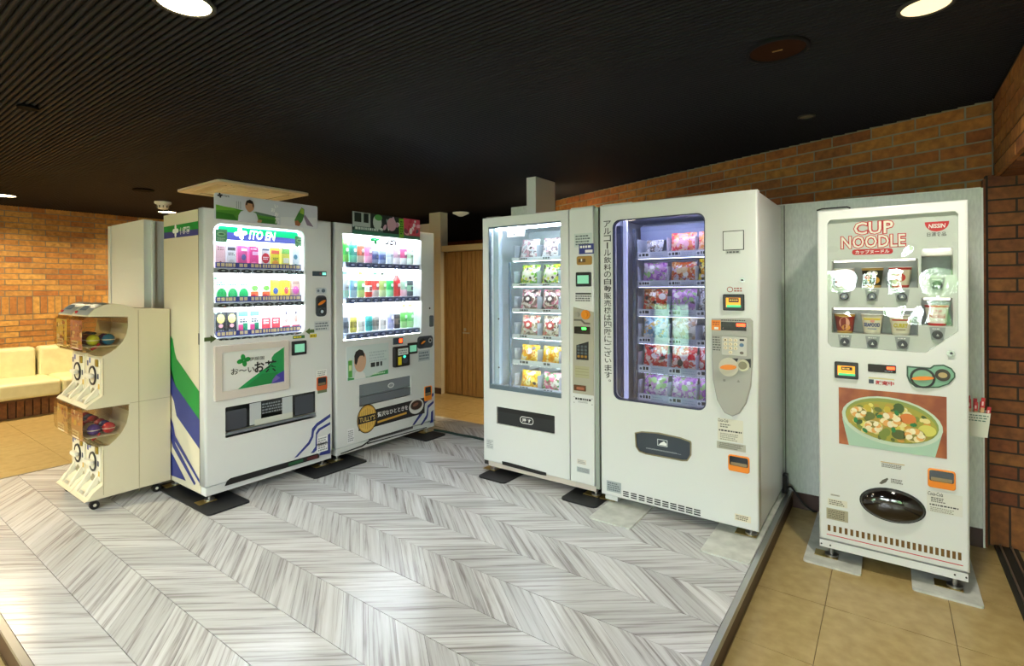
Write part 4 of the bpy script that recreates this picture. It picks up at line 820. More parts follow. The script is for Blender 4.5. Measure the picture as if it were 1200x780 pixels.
goods = [
 [('bottle', 'green', '#8ad86a', '#4fc85c', '#f4f4f4'), ('bottle', 'teal', '#7ed0b8', '#3a9a90', '#e8f4f0'), ('bottle', 'red and white', '#f2d8c8', '#e8735a', '#f4f4f4'), ('bottle', 'pink', '#f4b8d8', '#ee86c0', '#f4d8e8'), ('can', 'blue and silver', '#98a4bc', '#5a6aa0', ''), ('can', 'blue and silver', '#98a4bc', '#5a6aa0', ''), ('bottle', 'slim white', '#eef2f4', '#c8d0d8', '#ffffff'), ('bottle', 'white and rose', '#f4eef0', '#d0a8b8', '#ffffff'), ('bottle', 'white and magenta', '#f2f4f2', '#cc5a8a', '#ffffff'), ('bottle', 'pale green', '#e4f2e4', '#b0d8b4', '#f4f4f4')],
 [('bottle', 'green topped white', '#c8f0d8', '#e0e8f0', '#60d890'), ('bottle', 'pale blue', '#c8e4f0', '#8ab8d8', '#e89a9a'), ('bottle', 'yellow and green', '#d8ec90', '#8ad070', '#f0b040'), ('can', 'red and white', '#e04434', '#f2f0ec', ''), ('bottle', 'white and red', '#f2e8e0', '#e0504a', '#60b880'), ('bottle', 'pale yellow-green', '#d2e6b0', '#a8cc78', '#404848'), ('bottle', 'bright green', '#a8e8b8', '#3cc070', '#d8f0d8'), ('bottle', 'red and white tall', '#e04a4a', '#d42a34', '#f0f0f0'), ('bottle', 'pink and green', '#f0d0dc', '#a8dcc0', '#f0a8c0'), ('can', 'black and green', '#50585c', '#a0c8a8', '')],
 [('can', 'dark grey', '#7a8088', '#4a5058', ''), ('can', 'yellow', '#d8cc60', '#a89a40', ''), ('can', 'white and black', '#f0f0ec', '#d8d8d4', ''), ('can', 'turquoise', '#40b0a8', '#2a9090', ''), ('can', 'brown and grey', '#b0a8a0', '#8a7c74', ''), ('can', 'white with dark lid', '#f2f0ea', '#e4e0d8', ''), ('bottle', 'lavender', '#c0c0e0', '#a8a8dc', '#808898'), ('can', 'black and tan', '#4a4644', '#8a7868', ''), ('bottle', 'leaf green', '#b8e8a0', '#70c860', '#f0a050'), ('bottle', 'light green', '#c0ecb0', '#80d080', '#f0c060')]]
for r in range(3):
    for c in range(10):
        kind, nm, a, b_, cp = goods[r][c]; z = railz[r] + .0255
        if kind == 'can': mb = can(.030, .125 if r == 2 else .14 if r else .11, a, b_, [('o', .5, .5, .3, .12, a), ('l', .15, .36, .85, .62, '#55585c', 3)])
        else: mb = bottle(.032, .205, a, b_, cp, [('o', .5, .48, .34, .08, '#f4f4f0'), ('l', .15, .32, .85, .42, '#667070', 2)])
        put(B, mb, 'drink_can' if kind == 'can' else 'drink_bottle', cols[c], DP + .03, z, '%s drink %s, %s from left, %s row, second machine' % (nm, kind, ORD[c], rown[r]), 'drink ' + kind, 'sample drinks in the second drink machine')
# controls on B
r = B.R(460.5, 396, 472, 402.5); q = MB(); q.plate(rr(r, .003), [], -.003, 0, mat('display_slate', '#3b4a55', .3), .001); o = B.part(q, 'price_display'); w = r[2] - r[0]; q = MB(); q.rect((r[0] + w * .62, r[1] + .012, r[0] + w * .92, r[3] - .012), -.0036, led_r); q.build('digits', o)
r = B.R(460, 406.5, 478, 427.5); q = MB(); q.plate(rr(r, .012), [], -.03, 0, black, .008); o = B.part(q, 'card_reader'); w, hh = r[2] - r[0], r[3] - r[1]
q = MB(); q.rect((r[0] + w * .2, r[1] + hh * .58, r[2] - w * .14, r[3] - hh * .1), -.0306, C('#d8dedc')); fine(q, (r[0] + w * .25, r[1] + hh * .62, r[2] - w * .2, r[3] - hh * .15), -.0312, grey, 2); q.rect((r[0] + w * .2, r[1] + hh * .1, r[0] + w * .42, r[1] + hh * .5), -.0306, yellow); q.poly(ell(r[0] + w * .62, r[1] + hh * .48, .016, .012), -.0306, mat('lamp_teal', '#40d8b0', .3, emit=1.2)); q.poly(ell(r[0] + w * .66, r[1] + hh * .28, .03, .022), -.0306, C('#3a4250')); q.build('screen', o)
r = B.R(477.5, 402, 488.5, 413.5); bill_reader(B, r, scr_g, 'bill_reader', .14)
a = B.R(489, 394.5, 507, 406.5); q = MB(); q.plate(rr((a[0], a[1], a[2], a[3]), .03), [], -.005, 0, mat('lever_housing', '#3c424a', .35), .003); B.part(q, 'lever_housing')
coin_knob(B, B.f(494.5, 401), .036); q = MB(); c = B.f(503, 398.5); q.cyl((c[0], -.012, c[1]), .024, .008, mat('lock_chrome', '#c0c4c8', .2, .9), 'y', 18); q.cyl((c[0], -.015, c[1]), .010, .004, blk, 'y', 12); B.part(q, 'lock')
r = B.R(503, 369.5, 507.5, 382.5); q = MB(); q.plate(rr(r, .012), [], -.008, 0, mat('handle_grey', '#5b6066', .35), .004); B.part(q, 'door_handle'); q = MB(); c = B.f(503.5, 361); q.cyl((c[0], -.002, c[1]), .009, .003, blk, 'y', 12); B.part(q, 'lock_hole')
B.sticker(B.R(490, 411, 503.5, 421.5), C('#b8bec4'), 3, C('#6b7680'), label='grey notice sticker under the coin lever')
r = B.f(406, 430)[0], (B.f(406, 447)[1] + B.f(455, 438)[1]) / 2, B.f(455.3, 430)[0], (B.f(406, 406.5)[1] + B.f(455, 401.5)[1]) / 2
q = MB(); q.plate([(r[0], r[1]), (r[2], r[1]), (r[2], r[3]), (r[0], r[3])], [], -.004, 0, C('#cfdcdc'), .001); ad = B.part(q, 'ad_poster'); w, hh = r[2] - r[0], r[3] - r[1]; N = lambda pts: [(r[0] + u * w, r[1] + v_ * hh) for u, v_ in pts]
q = MB(); q.poly(N([(.02, .02), (.98, .02), (.98, .16), (.75, .12), (.5, .03), (.2, .06), (.02, .1)]), -.0046, C('#3f9a55')); q.rect(N([(.03, .1)])[0] + N([(.12, .6)])[0], -.005, C('#58a848')); q.rect(N([(.045, .3)])[0] + N([(.105, .46)])[0], -.0054, C('#cfe0a8')); q.rect(N([(.055, .6)])[0] + N([(.095, .67)])[0], -.005, C('#d8e0d0'))
q.poly(N([(.16, .02), (.18, .2), (.24, .3), (.33, .26), (.4, .16), (.43, .02)]), -.005, C('#e6e9e6')); q.poly(N([(.22, .26), (.23, .42), (.34, .42), (.33, .26)]), -.0054, C('#c49a80')); q.poly(ell(*N([(.30, .54)])[0], .058, .085), -.0058, C('#cfa488')); q.poly(N([(.175, .50), (.165, .72), (.2, .84), (.28, .90), (.36, .86), (.40, .74), (.395, .64), (.36, .70), (.29, .70), (.25, .62), (.235, .52), (.205, .44)]), -.0062, C('#26221f')); fine(q, N([(.52, .45)])[0] + N([(.95, .8)])[0], -.0046, C('#b4c4c8'), 4)
fine(q, N([(.55, .27)])[0] + N([(.94, .44)])[0], -.005, C('#2a3030'), 1, .8); fine(q, N([(.6, .05)])[0] + N([(.92, .12)])[0], -.005, C('#cfe8d0'), 1); q.build('poster_print', ad)
q = MB(); x0, z0, x1, z1 = tray; q.box(x0, x1, .10, .11, z0, z1, mat('tray_grey', '#4b5058', .5)); q.box(x0, x1, .004, .10, z0 - .004, z0, mat('tray_grey', '#4b5058', .5)); B.part(q, 'delivery_bin')
q = MB(); q.box(x0 + .002, x1 - .002, .016, .02, z0 + .075, z1 - .004, mat('flap_grey', '#7b838b', .25)); q.box(x0 + .002, x1 - .002, .010, .018, z0 + .004, z0 + .07, mat('tray_lip', '#6a7077', .4)); fl = B.part(q, 'delivery_flap'); q = MB(); c = ((x0 + x1) / 2 + .06, z0 + (z1 - z0) * .68); q.poly(ell(c[0], c[1], .035, .022, 16), .0152, C('#cfd4d8')); q.poly(ell(c[0], c[1], .026, .014, 16), .0148, C('#8a929a')); q.build('hand_mark', fl)
r = B.R(497.5, 453.5, 504.5, 465.5); coin_return(B, B.R(497, 453, 505.5, 468))
# coffee banner
r = B.f(420, 480)[0], (B.f(420, 503.5)[1] + B.f(497, 484)[1]) / 2 - .005, B.f(497.5, 480)[0], (B.f(420, 482)[1] + B.f(497, 467.5)[1]) / 2
q = MB(); q.rect(r, -.0014, C('#1d1c1e')); bn = B.part(q, 'coffee_banner'); w, hh = r[2] - r[0], r[3] - r[1]
c = (r[0] + w * .115, (r[1] + r[3]) / 2 + .012); q = MB(); q.poly(ell(c[0], c[1], .098, .115, 28), -.002, C('#141210')); q.poly(ell(c[0], c[1], .092, .108, 28), -.0026, C('#c89a3c')); q.poly(ell(c[0], c[1], .084, .099, 28), -.0032, C('#e0b85a'))
for k in range(-4, 5): q.rect((c[0] + k * .018 - .002, c[1] - .085 + abs(k) * .008, c[0] + k * .018 + .002, c[1] + .085 - abs(k) * .008), -.0036, C('#a87828'))
q.rect((c[0] - .088, c[1] - .03, c[0] + .088, c[1] + .03), -.004, C('#1a1512')); text(q, "TULLY'S", (c[0] - .076, c[1] - .019, c[0] + .076, c[1] + .019), -.0046, C('#e8c878'), .01); q.build('round_logo', bn)
q = MB(); text(q, '贅沢なひとときを', (r[0] + w * .26, r[1] + hh * .5, r[0] + w * .72, r[1] + hh * .80), -.002, white, .015); q.build('banner_lettering', bn); q = MB(); q.poly([(r[0] + w * .26, r[1] + hh * .16), (r[0] + w * .7, r[1] + hh * .26), (r[0] + w * .7, r[1] + hh * .38), (r[0] + w * .26, r[1] + hh * .28)], -.002, C('#d0a040')); q.build('gold_stroke', bn)
c = (r[0] + w * .86, r[1] + hh * .58); q = MB(); q.poly(ell(c[0], c[1], .088, .066, 24), -.002, C('#e4e2de')); q.poly(ell(c[0], c[1] + .01, .074, .046, 24), -.0026, C('#b8b4b0')); q.poly(ell(c[0], c[1] + .010, .068, .040, 24), -.0032, C('#3a1f16')); q.poly(ell(c[0] - .01, c[1] + .016, .034, .014, 16, .2), -.0038, C('#8a5a48')); q.build('cup_picture', bn)
strip(B, 'stripe', [([(483, 498), (485.5, 497.5), (495, 485), (497, 481), (498, 473), (508, 463), (508, 459.5), (497.5, 469), (495, 474), (494, 481)], navy)])
strip(B, 'stripe', [([(492.5, 498), (494.5, 497.5), (500.5, 489.5), (501.5, 486), (502, 478), (508, 472), (508, 469), (501, 475), (499.5, 486)], navy)])
strip(B, 'stripe', [([(503.5, 495.5), (507.5, 494.5), (507.5, 480), (505, 482.5), (504.5, 493)], navy)])
B.sticker(B.R(407, 503, 415, 517.5), C('#e8e9ec'), 6, grey)
q = MB()
for k in range(26):
    u = k / 25; x = 433 + u * 50; y = 513.8 - u * 14.5; a, c = B.f(x, y), B.f(x, y + 2.8); q.rect((a[0] - .009, min(a[1], c[1]), a[0] + .006, max(a[1], c[1])), -.0013, blk)
B.part(q, 'vent_grille')
q = MB(); q.poly(B.P([(399, 530.8), (424, 521.5), (432, 516), (433, 517), (425, 523), (399, 532)]), -.0013, seam); q.poly(B.P([(430, 519), (500, 500), (500, 501), (430, 520.3)]), -.0013, seam); B.part(q, 'door_seam')
r = (B.f(412, 260)[0], (B.f(413, 273)[1] + B.f(491, 281)[1]) / 2, B.f(490.8, 260)[0], (B.f(412, 247)[1] + B.f(490.5, 258.3)[1]) / 2)
q = MB(); q.plate([(r[0], r[1]), (r[2], r[1]), (r[2], r[3]), (r[0], r[3])], [], -.012, -.006, C('#1f2a28'), .001); bn = B.part(q, 'top_banner'); w, hh = r[2] - r[0], r[3] - r[1]; N = lambda pts: [(r[0] + u * w, r[1] + v_ * hh) for u, v_ in pts]
q = MB(); Y0 = -.0126; R_ = random.Random(4)
q.rect(N([(.0, .0)])[0] + N([(1, .16)])[0], Y0, C('#3c7f68')); q.rect(N([(.73, .12)])[0] + N([(1, 1)])[0], Y0, C('#d04a60')); q.rect(N([(.66, .0)])[0] + N([(.735, .95)])[0], Y0 - .0004, C('#7ab82c')); q.rect(N([(.0, .3)])[0] + N([(.24, 1)])[0], Y0, C('#b9c4c0')); q.rect(N([(.02, .14)])[0] + N([(.42, .34)])[0], Y0 - .0004, C('#4a6a60'))
for k in range(14): u = .27 + R_.random() * .42; v_ = .3 + R_.random() * .6; q.poly(ell(*N([(u, v_)])[0], R_.uniform(.012, .035), R_.uniform(.01, .03), 10, R_.uniform(0, 3)), Y0 - .0008 - k * .0001, C(R_.choice(['#8fa8a0', '#c88aa8', '#e0e4e0', '#2f5a48', '#4a3a58', '#d8b0c4', '#1f2a30'])))
for k in range(16): u = .75 + R_.random() * .23; v_ = .2 + R_.random() * .72; q.poly(ell(*N([(u, v_)])[0], R_.uniform(.01, .03), R_.uniform(.008, .02), 10, R_.uniform(0, 3)), Y0 - .0008 - k * .0001, C(R_.choice(['#f0e0e4', '#c02a44', '#8a3a5a', '#e8a0b0', '#5a4a60', '#ffffff'])))
q.poly(ell(*N([(.545, .6)])[0], .05, .055, 18), Y0 - .003, C('#d8a8b8')); q.poly(ell(*N([(.335, .62)])[0], .045, .06, 18), Y0 - .003, C('#c8d4cc')); q.poly(ell(*N([(.35, .85)])[0], .04, .025, 12), Y0 - .0034, C('#5aa858')); q.build('banner_print', bn)
q = MB(); fine(q, N([(.02, .42)])[0] + N([(.21, .95)])[0], Y0 - .0036, C('#1c2a22'), 1, .8); q.build('banner_lettering', bn); q = MB(); fine(q, N([(.03, .17)])[0] + N([(.4, .31)])[0], Y0 - .0036, C('#d8e4de'), 1, .8); q.build('banner_caption', bn); q = MB(); fine(q, N([(.675, .15)])[0] + N([(.72, .85)])[0], Y0 - .0036, C('#2f5a18'), 6); q.build('banner_caption', bn)
# ================================================================== C: snack machine with tall glass door
Cm = VM('snack_vending_machine', 'y', 2.925, -2.379, .918, 0, 'white snack vending machine with tall glass door and narrow control column, middle of five')
WC = Cm.W; V = Cm
win = (V.f(572.7, 360)[0], (V.f(573, 455)[1] + V.f(657, 466.5)[1]) / 2, V.f(657.3, 360)[0], (V.f(572.7, 266)[1] + V.f(657.3, 258.5)[1]) / 2)
slot = V.f(582, 490)[0], (V.f(582, 496.5)[1] + V.f(650, 508)[1]) / 2, V.f(650, 490)[0], (V.f(582, 476.5)[1] + V.f(650, 486.5)[1]) / 2
xs_ = V.f(667.2, 400)[0]
inner_c = mat('cool_white_liner', '#e6eef2', .35)
shell(V, .70, .06, 1.822, .06, (win[0] - .006, win[1] - .006, xs_ + .10, win[3] + .006), mw, .52, inner_c)
q = MB(); q.plate([(0, .085), (xs_ - .002, .085), (xs_ - .002, 1.825), (0, 1.825)], [[(win[0], win[1]), (win[2], win[1]), (win[2], win[3]), (win[0], win[3])], rr(slot, .006)], 0, .06, mw, .008); door_c = V.part(q, 'glass_door')
q = MB(); q.plate([(xs_ + .002, .085), (WC - .03, .085), (WC - .03, 1.825), (xs_ + .002, 1.825)], [], 0, .06, mw, .006); V.part(q, 'control_column')
q = MB(); q.box(WC - .028, WC - .002, .012, .12, .07, 1.822, mat('side_rail_grey', '#9aa39a', .4)); V.part(q, 'side_rail')
q = MB(); q.box(.03, WC - .03, .02, .3, .045, .082, mat('base_pinkish', '#cfc4ba', .5)); V.part(q, 'kick_plate'); q = MB(); q.box(.0, .03, .012, .05, .055, .082, mat('hinge_dark', '#4a4a48', .4, .5)); V.part(q, 'hinge')
q = MB(); q.box(.02, .13, .02, .1, 1.826, 1.834, steel); V.part(q, 'hinge'); q = MB(); q.box(WC - .2, WC - .04, .02, .1, 1.8255, 1.834, mw); V.part(q, 'top_cap')
legs(V, .70, .045)
q = MB(); fw = .006; darkf = mat('door_gasket', '#5b6b78', .4)
q.plate([(win[0], win[1]), (win[2], win[1]), (win[2], win[3]), (win[0], win[3])], [[(win[0] + fw, win[1] + .03), (win[2] - .003, win[1] + .03), (win[2] - .003, win[3] - .01), (win[0] + fw, win[3] - .01)]], .004, .03, darkf); V.part(q, 'gasket')
q = MB(); q.box(win[0] + .001, win[2] - .001, .012, .016, win[1] + .001, win[3] - .001, clear); V.part(q, 'glass_pane')
DS = .14
shelf_y = [(302, 305.8), (332, 335.5), (361, 365), (391, 395.3), (420.5, 425.5), (450.3, 455)]
sx0 = V.f(600.5, 360, DS)[0]; sx1 = xs_ + .09; shz = []
lip = mat('shelf_lip', '#e6eef4', .35); lane = mat('lane_divider', '#b9c4cc', .2)
for k, (a, c) in enumerate(shelf_y):
    z1, z0 = V.f(600.5, a, DS)[1], V.f(600.5, c, DS)[1]; shz.append(z1)
    q = MB(); q.box(sx0, sx1, DS, .50, z0, z0 + .004, inner_c); q.box(sx0, sx1, DS - .004, DS, z0 - .004, z1, lip); sh = V.part(q, 'shelf')
    q = MB(); q.box(sx0 + .01, sx1 - .01, DS + .004, DS + .012, z0 - .0055, z0 - .001, mat('shelf_led', '#ffffff', .5, emit=24, ecol='#e2f0ff')); q.build('light_strip', sh)
    for j in range(4):
        x = V.f((601.5, 628.5, 653.5, 678)[j], 360, DS)[0]; q = MB(); q.box(x, x + .003, DS + .01, .48, z0 + .006, z0 + .11, lane); q.build('lane_divider', sh)
        if j < 3: q = MB(); fine(q, (x + .06, z0 + .004, x + .13, z1 - .004), DS - .0048, C('#59636c'), 1, .7, j); q.build('price_label', sh)
# hoist channel on the left of the interior
xa, xb = V.f(574, 360, .05)[0], V.f(583, 360, .05)[0]
q = MB(); q.box(win[0] - .002, xb, .066, .11, win[1] + .02, win[3] - .004, mat('channel_white', '#cfe0ee', .3)); V.part(q, 'hoist_channel'); q = MB(); xx = V.f(596, 360, .12)[0]; q.box(xx, xx + .014, .12, .135, win[1], win[3] - .25, mat('rail_bluegrey', '#7d92a6', .35, .3)); V.part(q, 'hoist_rail')
for zz in (.35, .75, 1.1): q = MB(); q.cyl((win[0] + .04, .0655, zz), .006, -.003, blk, 'y', 10); V.part(q, 'screw')
q = MB(); q.box(win[0] + .02, xs_ - .02, .063, .08, win[3] - .022, win[3] - .006, mat('led_tube_c', '#ffffff', .5, emit=30, ecol='#e2efff')); V.part(q, 'light_tube')
q = MB(); c = V.R(593, 267, 612.5, 276.5, .07); q.box(c[0], c[2], .082, .1, c[1], c[3], C('#f0f2f4')); q.poly(ell(c[0] + .03, (c[1] + c[3]) / 2, .012, .012), .0815, C('#7c848c')); q.rect((c[0] + .055, c[1] + .012, c[0] + .07, c[1] + .022), .0815, blk); V.part(q, 'control_box')
palC = [['#e8e0e0', '#d8a8b0', '#f4f0ee', '#8a7478', '#c8d0d4'], ['#8cc83c', '#e8e04a', '#4a3a44', '#e8e4d0', '#5aa02c'], ['#8a6a60', '#e8dcd4', '#d07a90', '#4a3a38', '#b09080'], ['#a89a78', '#e0dcc8', '#7a6a58', '#c04a48', '#d8ccb0'], ['#f0b81c', '#f4c83a', '#d88a14', '#f8e8a0', '#e8a010'], ['#f0b81c', '#f4c83a', '#d88a14', '#f8e8a0', '#e8a010']]
palR = ['#d83a48', '#e86a70', '#c02834', '#f0c0c0', '#e04858']; palP = ['#d87090', '#e8e0d8', '#5a9a58', '#8a4a50', '#c8b8a8']
namC = ['white and pink', 'green and yellow', 'brown and pink', 'brown and cream', 'yellow', 'yellow']
SHN = ['top', 'second', 'third', 'fourth', 'fifth', 'lowest']
for k in range(6):
    for j in range(3):
        pal, nm = palC[k], namC[k]
        if j == 2 and k >= 4: pal, nm = palR, 'red'
        if j == 1 and k == 5: pal, nm = palP, 'pink and green'
        la = [V.f(p_, 360, DS)[0] for p_ in (601.5, 628.5, 653.5, 678)]; x = (la[j] + la[j + 1]) / 2 + .0015; hh = .152 if k < 4 else .12
        mb = bag(.158, hh, .06, pal, [], seed=k * 7 + j, ring=k in (1, 2, 3))
        for d in (0,):
            put(V, mb, 'snack_bag', x, DS + .055, shz[k] - .014, '%s snack pack, %s from left, %s shelf, glass door machine' % (nm, ORD[j], SHN[k]), 'snack pack', 'packs in the glass door snack machine').rotation_euler[0] = math.radians(-14)
# control column details
V.sticker(V.R(673, 274, 694, 288.5), C('#c8d2d0'), 4, C('#5a6468'), label='grey notice print at the top of the control column')
q = MB(); r = V.R(678.5, 286, 696, 297); q.rect(r, -.0014, navy); w, hh = r[2] - r[0], r[3] - r[1]; fine(q, (r[0] + w * .08, r[1] + hh * .52, r[2] - w * .1, r[1] + hh * .85), -.002, white, 1, .7); q.rect((r[0] + w * .42, r[1] + hh * .12, r[2] - w * .08, r[1] + hh * .4), -.002, white); V.part(q, 'sticker', None, 'navy blue sticker with white print')
r = V.R(676, 300.3, 694, 310); q = MB(); q.plate(rr(r, .012), [], -.006, 0, mat('bronze_plate', '#b08a4a', .35, .5), .003); o = V.part(q, 'bill_slot'); q = MB(); w, hh = r[2] - r[0], r[3] - r[1]; q.rect((r[0] + w * .12, r[1] + hh * .3, r[0] + w * .6, r[1] + hh * .7), -.0066, C('#6a5028')); q.rect((r[0] + w * .3, r[1] + hh * .4, r[0] + w * .38, r[1] + hh * .7), -.0072, white); q.build('slot_mark', o)
bill_reader(V, V.R(675.5, 319, 693, 335.5), scr_g, 'bill_reader', .12)
q = MB(); r = V.R(674.5, 343, 693, 353.5); w, hh = r[2] - r[0], r[3] - r[1]; q.rect((r[0], r[3] - hh * .18, r[2], r[3]), -.0013, blk); fine(q, (r[0], r[1], r[2], r[3] - hh * .25), -.0013, C('#555555'), 3); V.part(q, 'notice_print')
pn = V.P([(672, 359.5), (696, 365.5), (696, 463.5), (671.5, 460)]); q = MB(); q.plate(pn, [], -.004, 0, mat('control_panel_beige', '#aaa696', .4), .002); cp = V.part(q, 'control_panel')
q = MB(); c = V.f(676.5, 368.5); q.cyl((c[0], -.012, c[1]), .017, .008, steel, 'y', 18); q.build('lock', cp); q = MB(); c = V.f(687, 368.5); q.cyl((c[0], -.014, c[1]), .030, .01, mat('amber_knob', '#e08a1a', .25), 'y', 22); q.cyl((c[0], -.02, c[1]), .018, .006, mat('amber_knob', '#e08a1a', .25), 'y', 18); q.build('coin_knob', cp)
q = MB(); q.poly(V.P([(673, 373.5), (682, 373.8), (686, 377.5), (692, 378), (692, 380), (685, 379.6), (681, 375.8), (673, 375.6)]), -.0048, C('#5e5c52')); q.build('arrow_mark', cp)
r = V.R(673.5, 382, 692, 391.5); q = MB(); q.plate(rr(r, .004), [], -.008, -.004, mat('display_black', '#1c1a18', .2), .001); o = q.build('price_display', cp); q = MB(); w, hh = r[2] - r[0], r[3] - r[1]; q.poly(rr((r[0] + w * .48, r[1] + hh * .58, r[0] + w * .78, r[1] + hh * .9), .006), -.0086, led_g); q.build('digits', o)
r = V.R(676, 401, 690, 421.5); q = MB(); q.plate(V.P([(676, 404), (690, 400), (690, 421.8), (676, 420.8)]), [], -.008, -.004, mat('keypad_black', '#17181a', .35), .001); kp = q.build('keypad', cp); w, hh = r[2] - r[0], r[3] - r[1]
for a in range(3):
    for c in range(4): x = r[0] + w * (.2 + a * .3); z = r[1] + hh * (.18 + c * .2); q = MB(); q.plate(rr((x - w * .10, z - hh * .07, x + w * .10, z + hh * .07), .003), [], -.011, -.008, C('#4f5a60') if c else C('#a87a30'), .0008); q.build('key', kp)
r = V.R(674, 428, 691, 443.5); q = MB(); q.rect(r, -.0046, C('#a9a684')); w, hh = r[2] - r[0], r[3] - r[1]; [q.rect((r[0] + w * .05, r[1] + hh * t, r[2] - w * .05, r[1] + hh * t + .003), -.0052, C('#8d8a6a')) for t in (.25, .5, .75)]; q.build('label_plate', cp)
r = V.R(673, 450, 687, 458.5); q = MB(); q.plate(rr(r, .004), [], -.008, -.004, mat('coin_return_brown', '#5c3a26', .25), .001); q.poly(rr((r[0] + .02, r[1] + .008, r[2] - .01, r[3] - .012), .006), -.0086, C('#a0583a')); q.build('coin_return', cp)
q = MB(); r = V.R(672, 463.5, 695, 475); w, hh = r[2] - r[0], r[3] - r[1]; fine(q, (r[0] + w * .1, r[1] + hh * .45, r[2] - w * .1, r[3] - hh * .15), -.0013, blk, 1, .7); fine(q, (r[0] + w * .25, r[1] + hh * .15, r[2] - w * .2, r[1] + hh * .42), -.0013, grey, 2); [q.poly(ell(r[0] + w * a, r[1] + hh * c, .003, .003, 8), -.0013, blk) for a in (.04, .96) for c in (.1, .9)]; V.part(q, 'sticker', None, 'small curved print under the control panel')
# delivery flap with push lettering
x0, z0, x1, z1 = slot; q = MB(); q.box(x0 + .001, x1 - .001, .012, .03, z0 + .001, z1 - .001, mat('flap_black', '#23272b', .3)); q.rect((x0 + .004, z1 - .035, x1 - .004, z1 - .004), .0115, C('#141719')); fl = V.part(q, 'delivery_flap')
c = ((x0 + x1) / 2 + .01, (z0 + z1) / 2 - .006); q = MB(); q.plate(rr((c[0] - .055, c[1] - .024, c[0] + .055, c[1] + .024), .022), [rr((c[0] - .051, c[1] - .020, c[0] + .051, c[1] + .020), .018)], .0105, .0112, white); text(q, '押 す', (c[0] - .036, c[1] - .012, c[0] + .036, c[1] + .012), .0105, white, .02); q.build('push_lettering', fl)
V.sticker(V.R(570, 513, 578.5, 527), C('#d2d5d4'), 5, grey)
q = MB(); q.plate(V.P([(588.5, 540), (594, 541), (640, 553.5), (640.5, 557), (634, 556), (589, 544)]), [], -.004, .0, black, .001); V.part(q, 'vent_grille')
V.sticker(V.R(676.5, 537, 687, 545), C('#d8d2c8'), 3, grey); V.sticker(V.R(676, 546, 691, 555.5), silver, 3, grey, label='silver rating plate at the foot of the control column')

# ================================================================== D: machine with rounded window and oval control panel
Dm = VM('frozen_food_vending_machine', 'y', 2.925, -1.448, .897, 0, 'white snack vending machine with rounded window and grey oval control panel, second from the right')
V = Dm; WD = V.W
win = (V.f(718, 360)[0], (V.f(719, 467.5)[1] + V.f(827, 482)[1]) / 2, V.f(826.8, 360)[0], (V.f(718, 257.5)[1] + V.f(826, 249)[1]) / 2)
slot_pts = V.P([(744, 506.5), (752, 505), (772, 506.5), (797, 512), (809.5, 516.5), (810.5, 519), (810.3, 533), (806, 540), (800, 540), (757, 532), (749, 529), (745, 523)])
inner_d = mat('violet_grey_liner', '#bcbec6', .35)
shell(V, .755, .05, 1.822, .06, (win[0] - .01, win[1] - .02, win[2] + .17, win[3] + .02), mw, .50, inner_d)
q = MB(); q.plate([(0, .052), (WD, .052), (WD, 1.828), (0, 1.828)], [rr(win, .045, 5), slot_pts], 0, .06, mw, .010); V.part(q, 'door')
legs(V, .72, .05)
q = MB(); q.box(.02, .10, .02, .08, .02, .05, mw); V.part(q, 'foot_block'); q = MB(); q.box(.01, .2, .02, .1, 1.8285, 1.834, mw); V.part(q, 'top_cap')
q = MB(); q.plate(rr(win, .045, 5), [rr((win[0] + .006, win[1] + .006, win[2] - .006, win[3] - .006), .042, 5)], .004, .03, mat('window_gasket', '#2f3450', .35)); V.part(q, 'gasket')
q = MB(); q.plate(rr((win[0] + .001, win[1] + .001, win[2] - .001, win[3] - .001), .045, 5), [], .012, .016, glass('tinted_glass', '#e4e6f2', 1.1)); V.part(q, 'window_pane')
DS = .15; sy = [(298, 303), (331, 335.8), (364, 369.5), (396.5, 401.5), (429, 435), (462, 467.7)]
sx0, sx1 = V.f(747, 380, DS)[0], win[2] + .165; shz = []
for k, (a, c) in enumerate(sy):
    z1, z0 = V.f(747.5, a, DS)[1] + .012, V.f(747.5, c, DS)[1]; shz.append((z0, z1))
    q = MB(); q.box(sx0, sx1, DS, .48, z0, z0 + .004, inner_d); q.box(sx0, sx1, DS - .004, DS, z0 - .003, z1, mat('price_rail', '#c2c8d8', .4)); sh = V.part(q, 'shelf')
    q = MB(); q.box(sx0 + .01, sx1 - .01, DS + .003, DS + .010, z0 - .0045, z0 - .001, mat('shelf_led_d', '#e4e6ff', .5, emit=9, ecol='#eceeff')); q.build('light_strip', sh)
    for j, x in enumerate((sx0, V.f(781.5, 380, DS)[0], V.f(814.5, 380, DS)[0])):
        q = MB(); q.box(x, x + .003, DS + .006, .46, z0 + .005, z0 + .12, mat('clear_divider', '#c8d0e0', .2)); q.build('lane_divider', sh)
        q = MB(); q.rect((x + .010, z0 + .004, x + .085, z1 - .004), DS - .0046, C('#e6e8f0')); q.poly(ell(x + .022, (z0 + z1) / 2, .008, .008, 10), DS - .0052, C('#565c70')); fine(q, (x + .036, z0 + .009, x + .082, z1 - .010), DS - .0052, blk, 1, .8, j + k); fine(q, (x + .095, z0 + .008, x + .165, z1 - .008), DS - .0046, C('#9aa2b8'), 2, .4, j); q.build('price_label', sh)
q = MB(); q.box(win[0] - .005, V.f(729, 360, .08)[0], .066, .12, win[1], win[3] - .03, mat('door_channel', '#6b7088', .3, .3)); V.part(q, 'hoist_channel'); q = MB(); xx = V.f(742, 360, .13)[0]; q.box(xx, xx + .02, .125, .15, win[1], win[3] - .05, mat('hoist_rail_dark', '#555c66', .3, .5)); V.part(q, 'hoist_rail')
q = MB(); q.box(V.f(731, 360, .07)[0], V.f(735, 360, .07)[0], .066, .085, win[1], win[3], mat('led_bar_violet', '#dfe2ff', .4, emit=.35, ecol='#d8dcff')); V.part(q, 'light_bar')
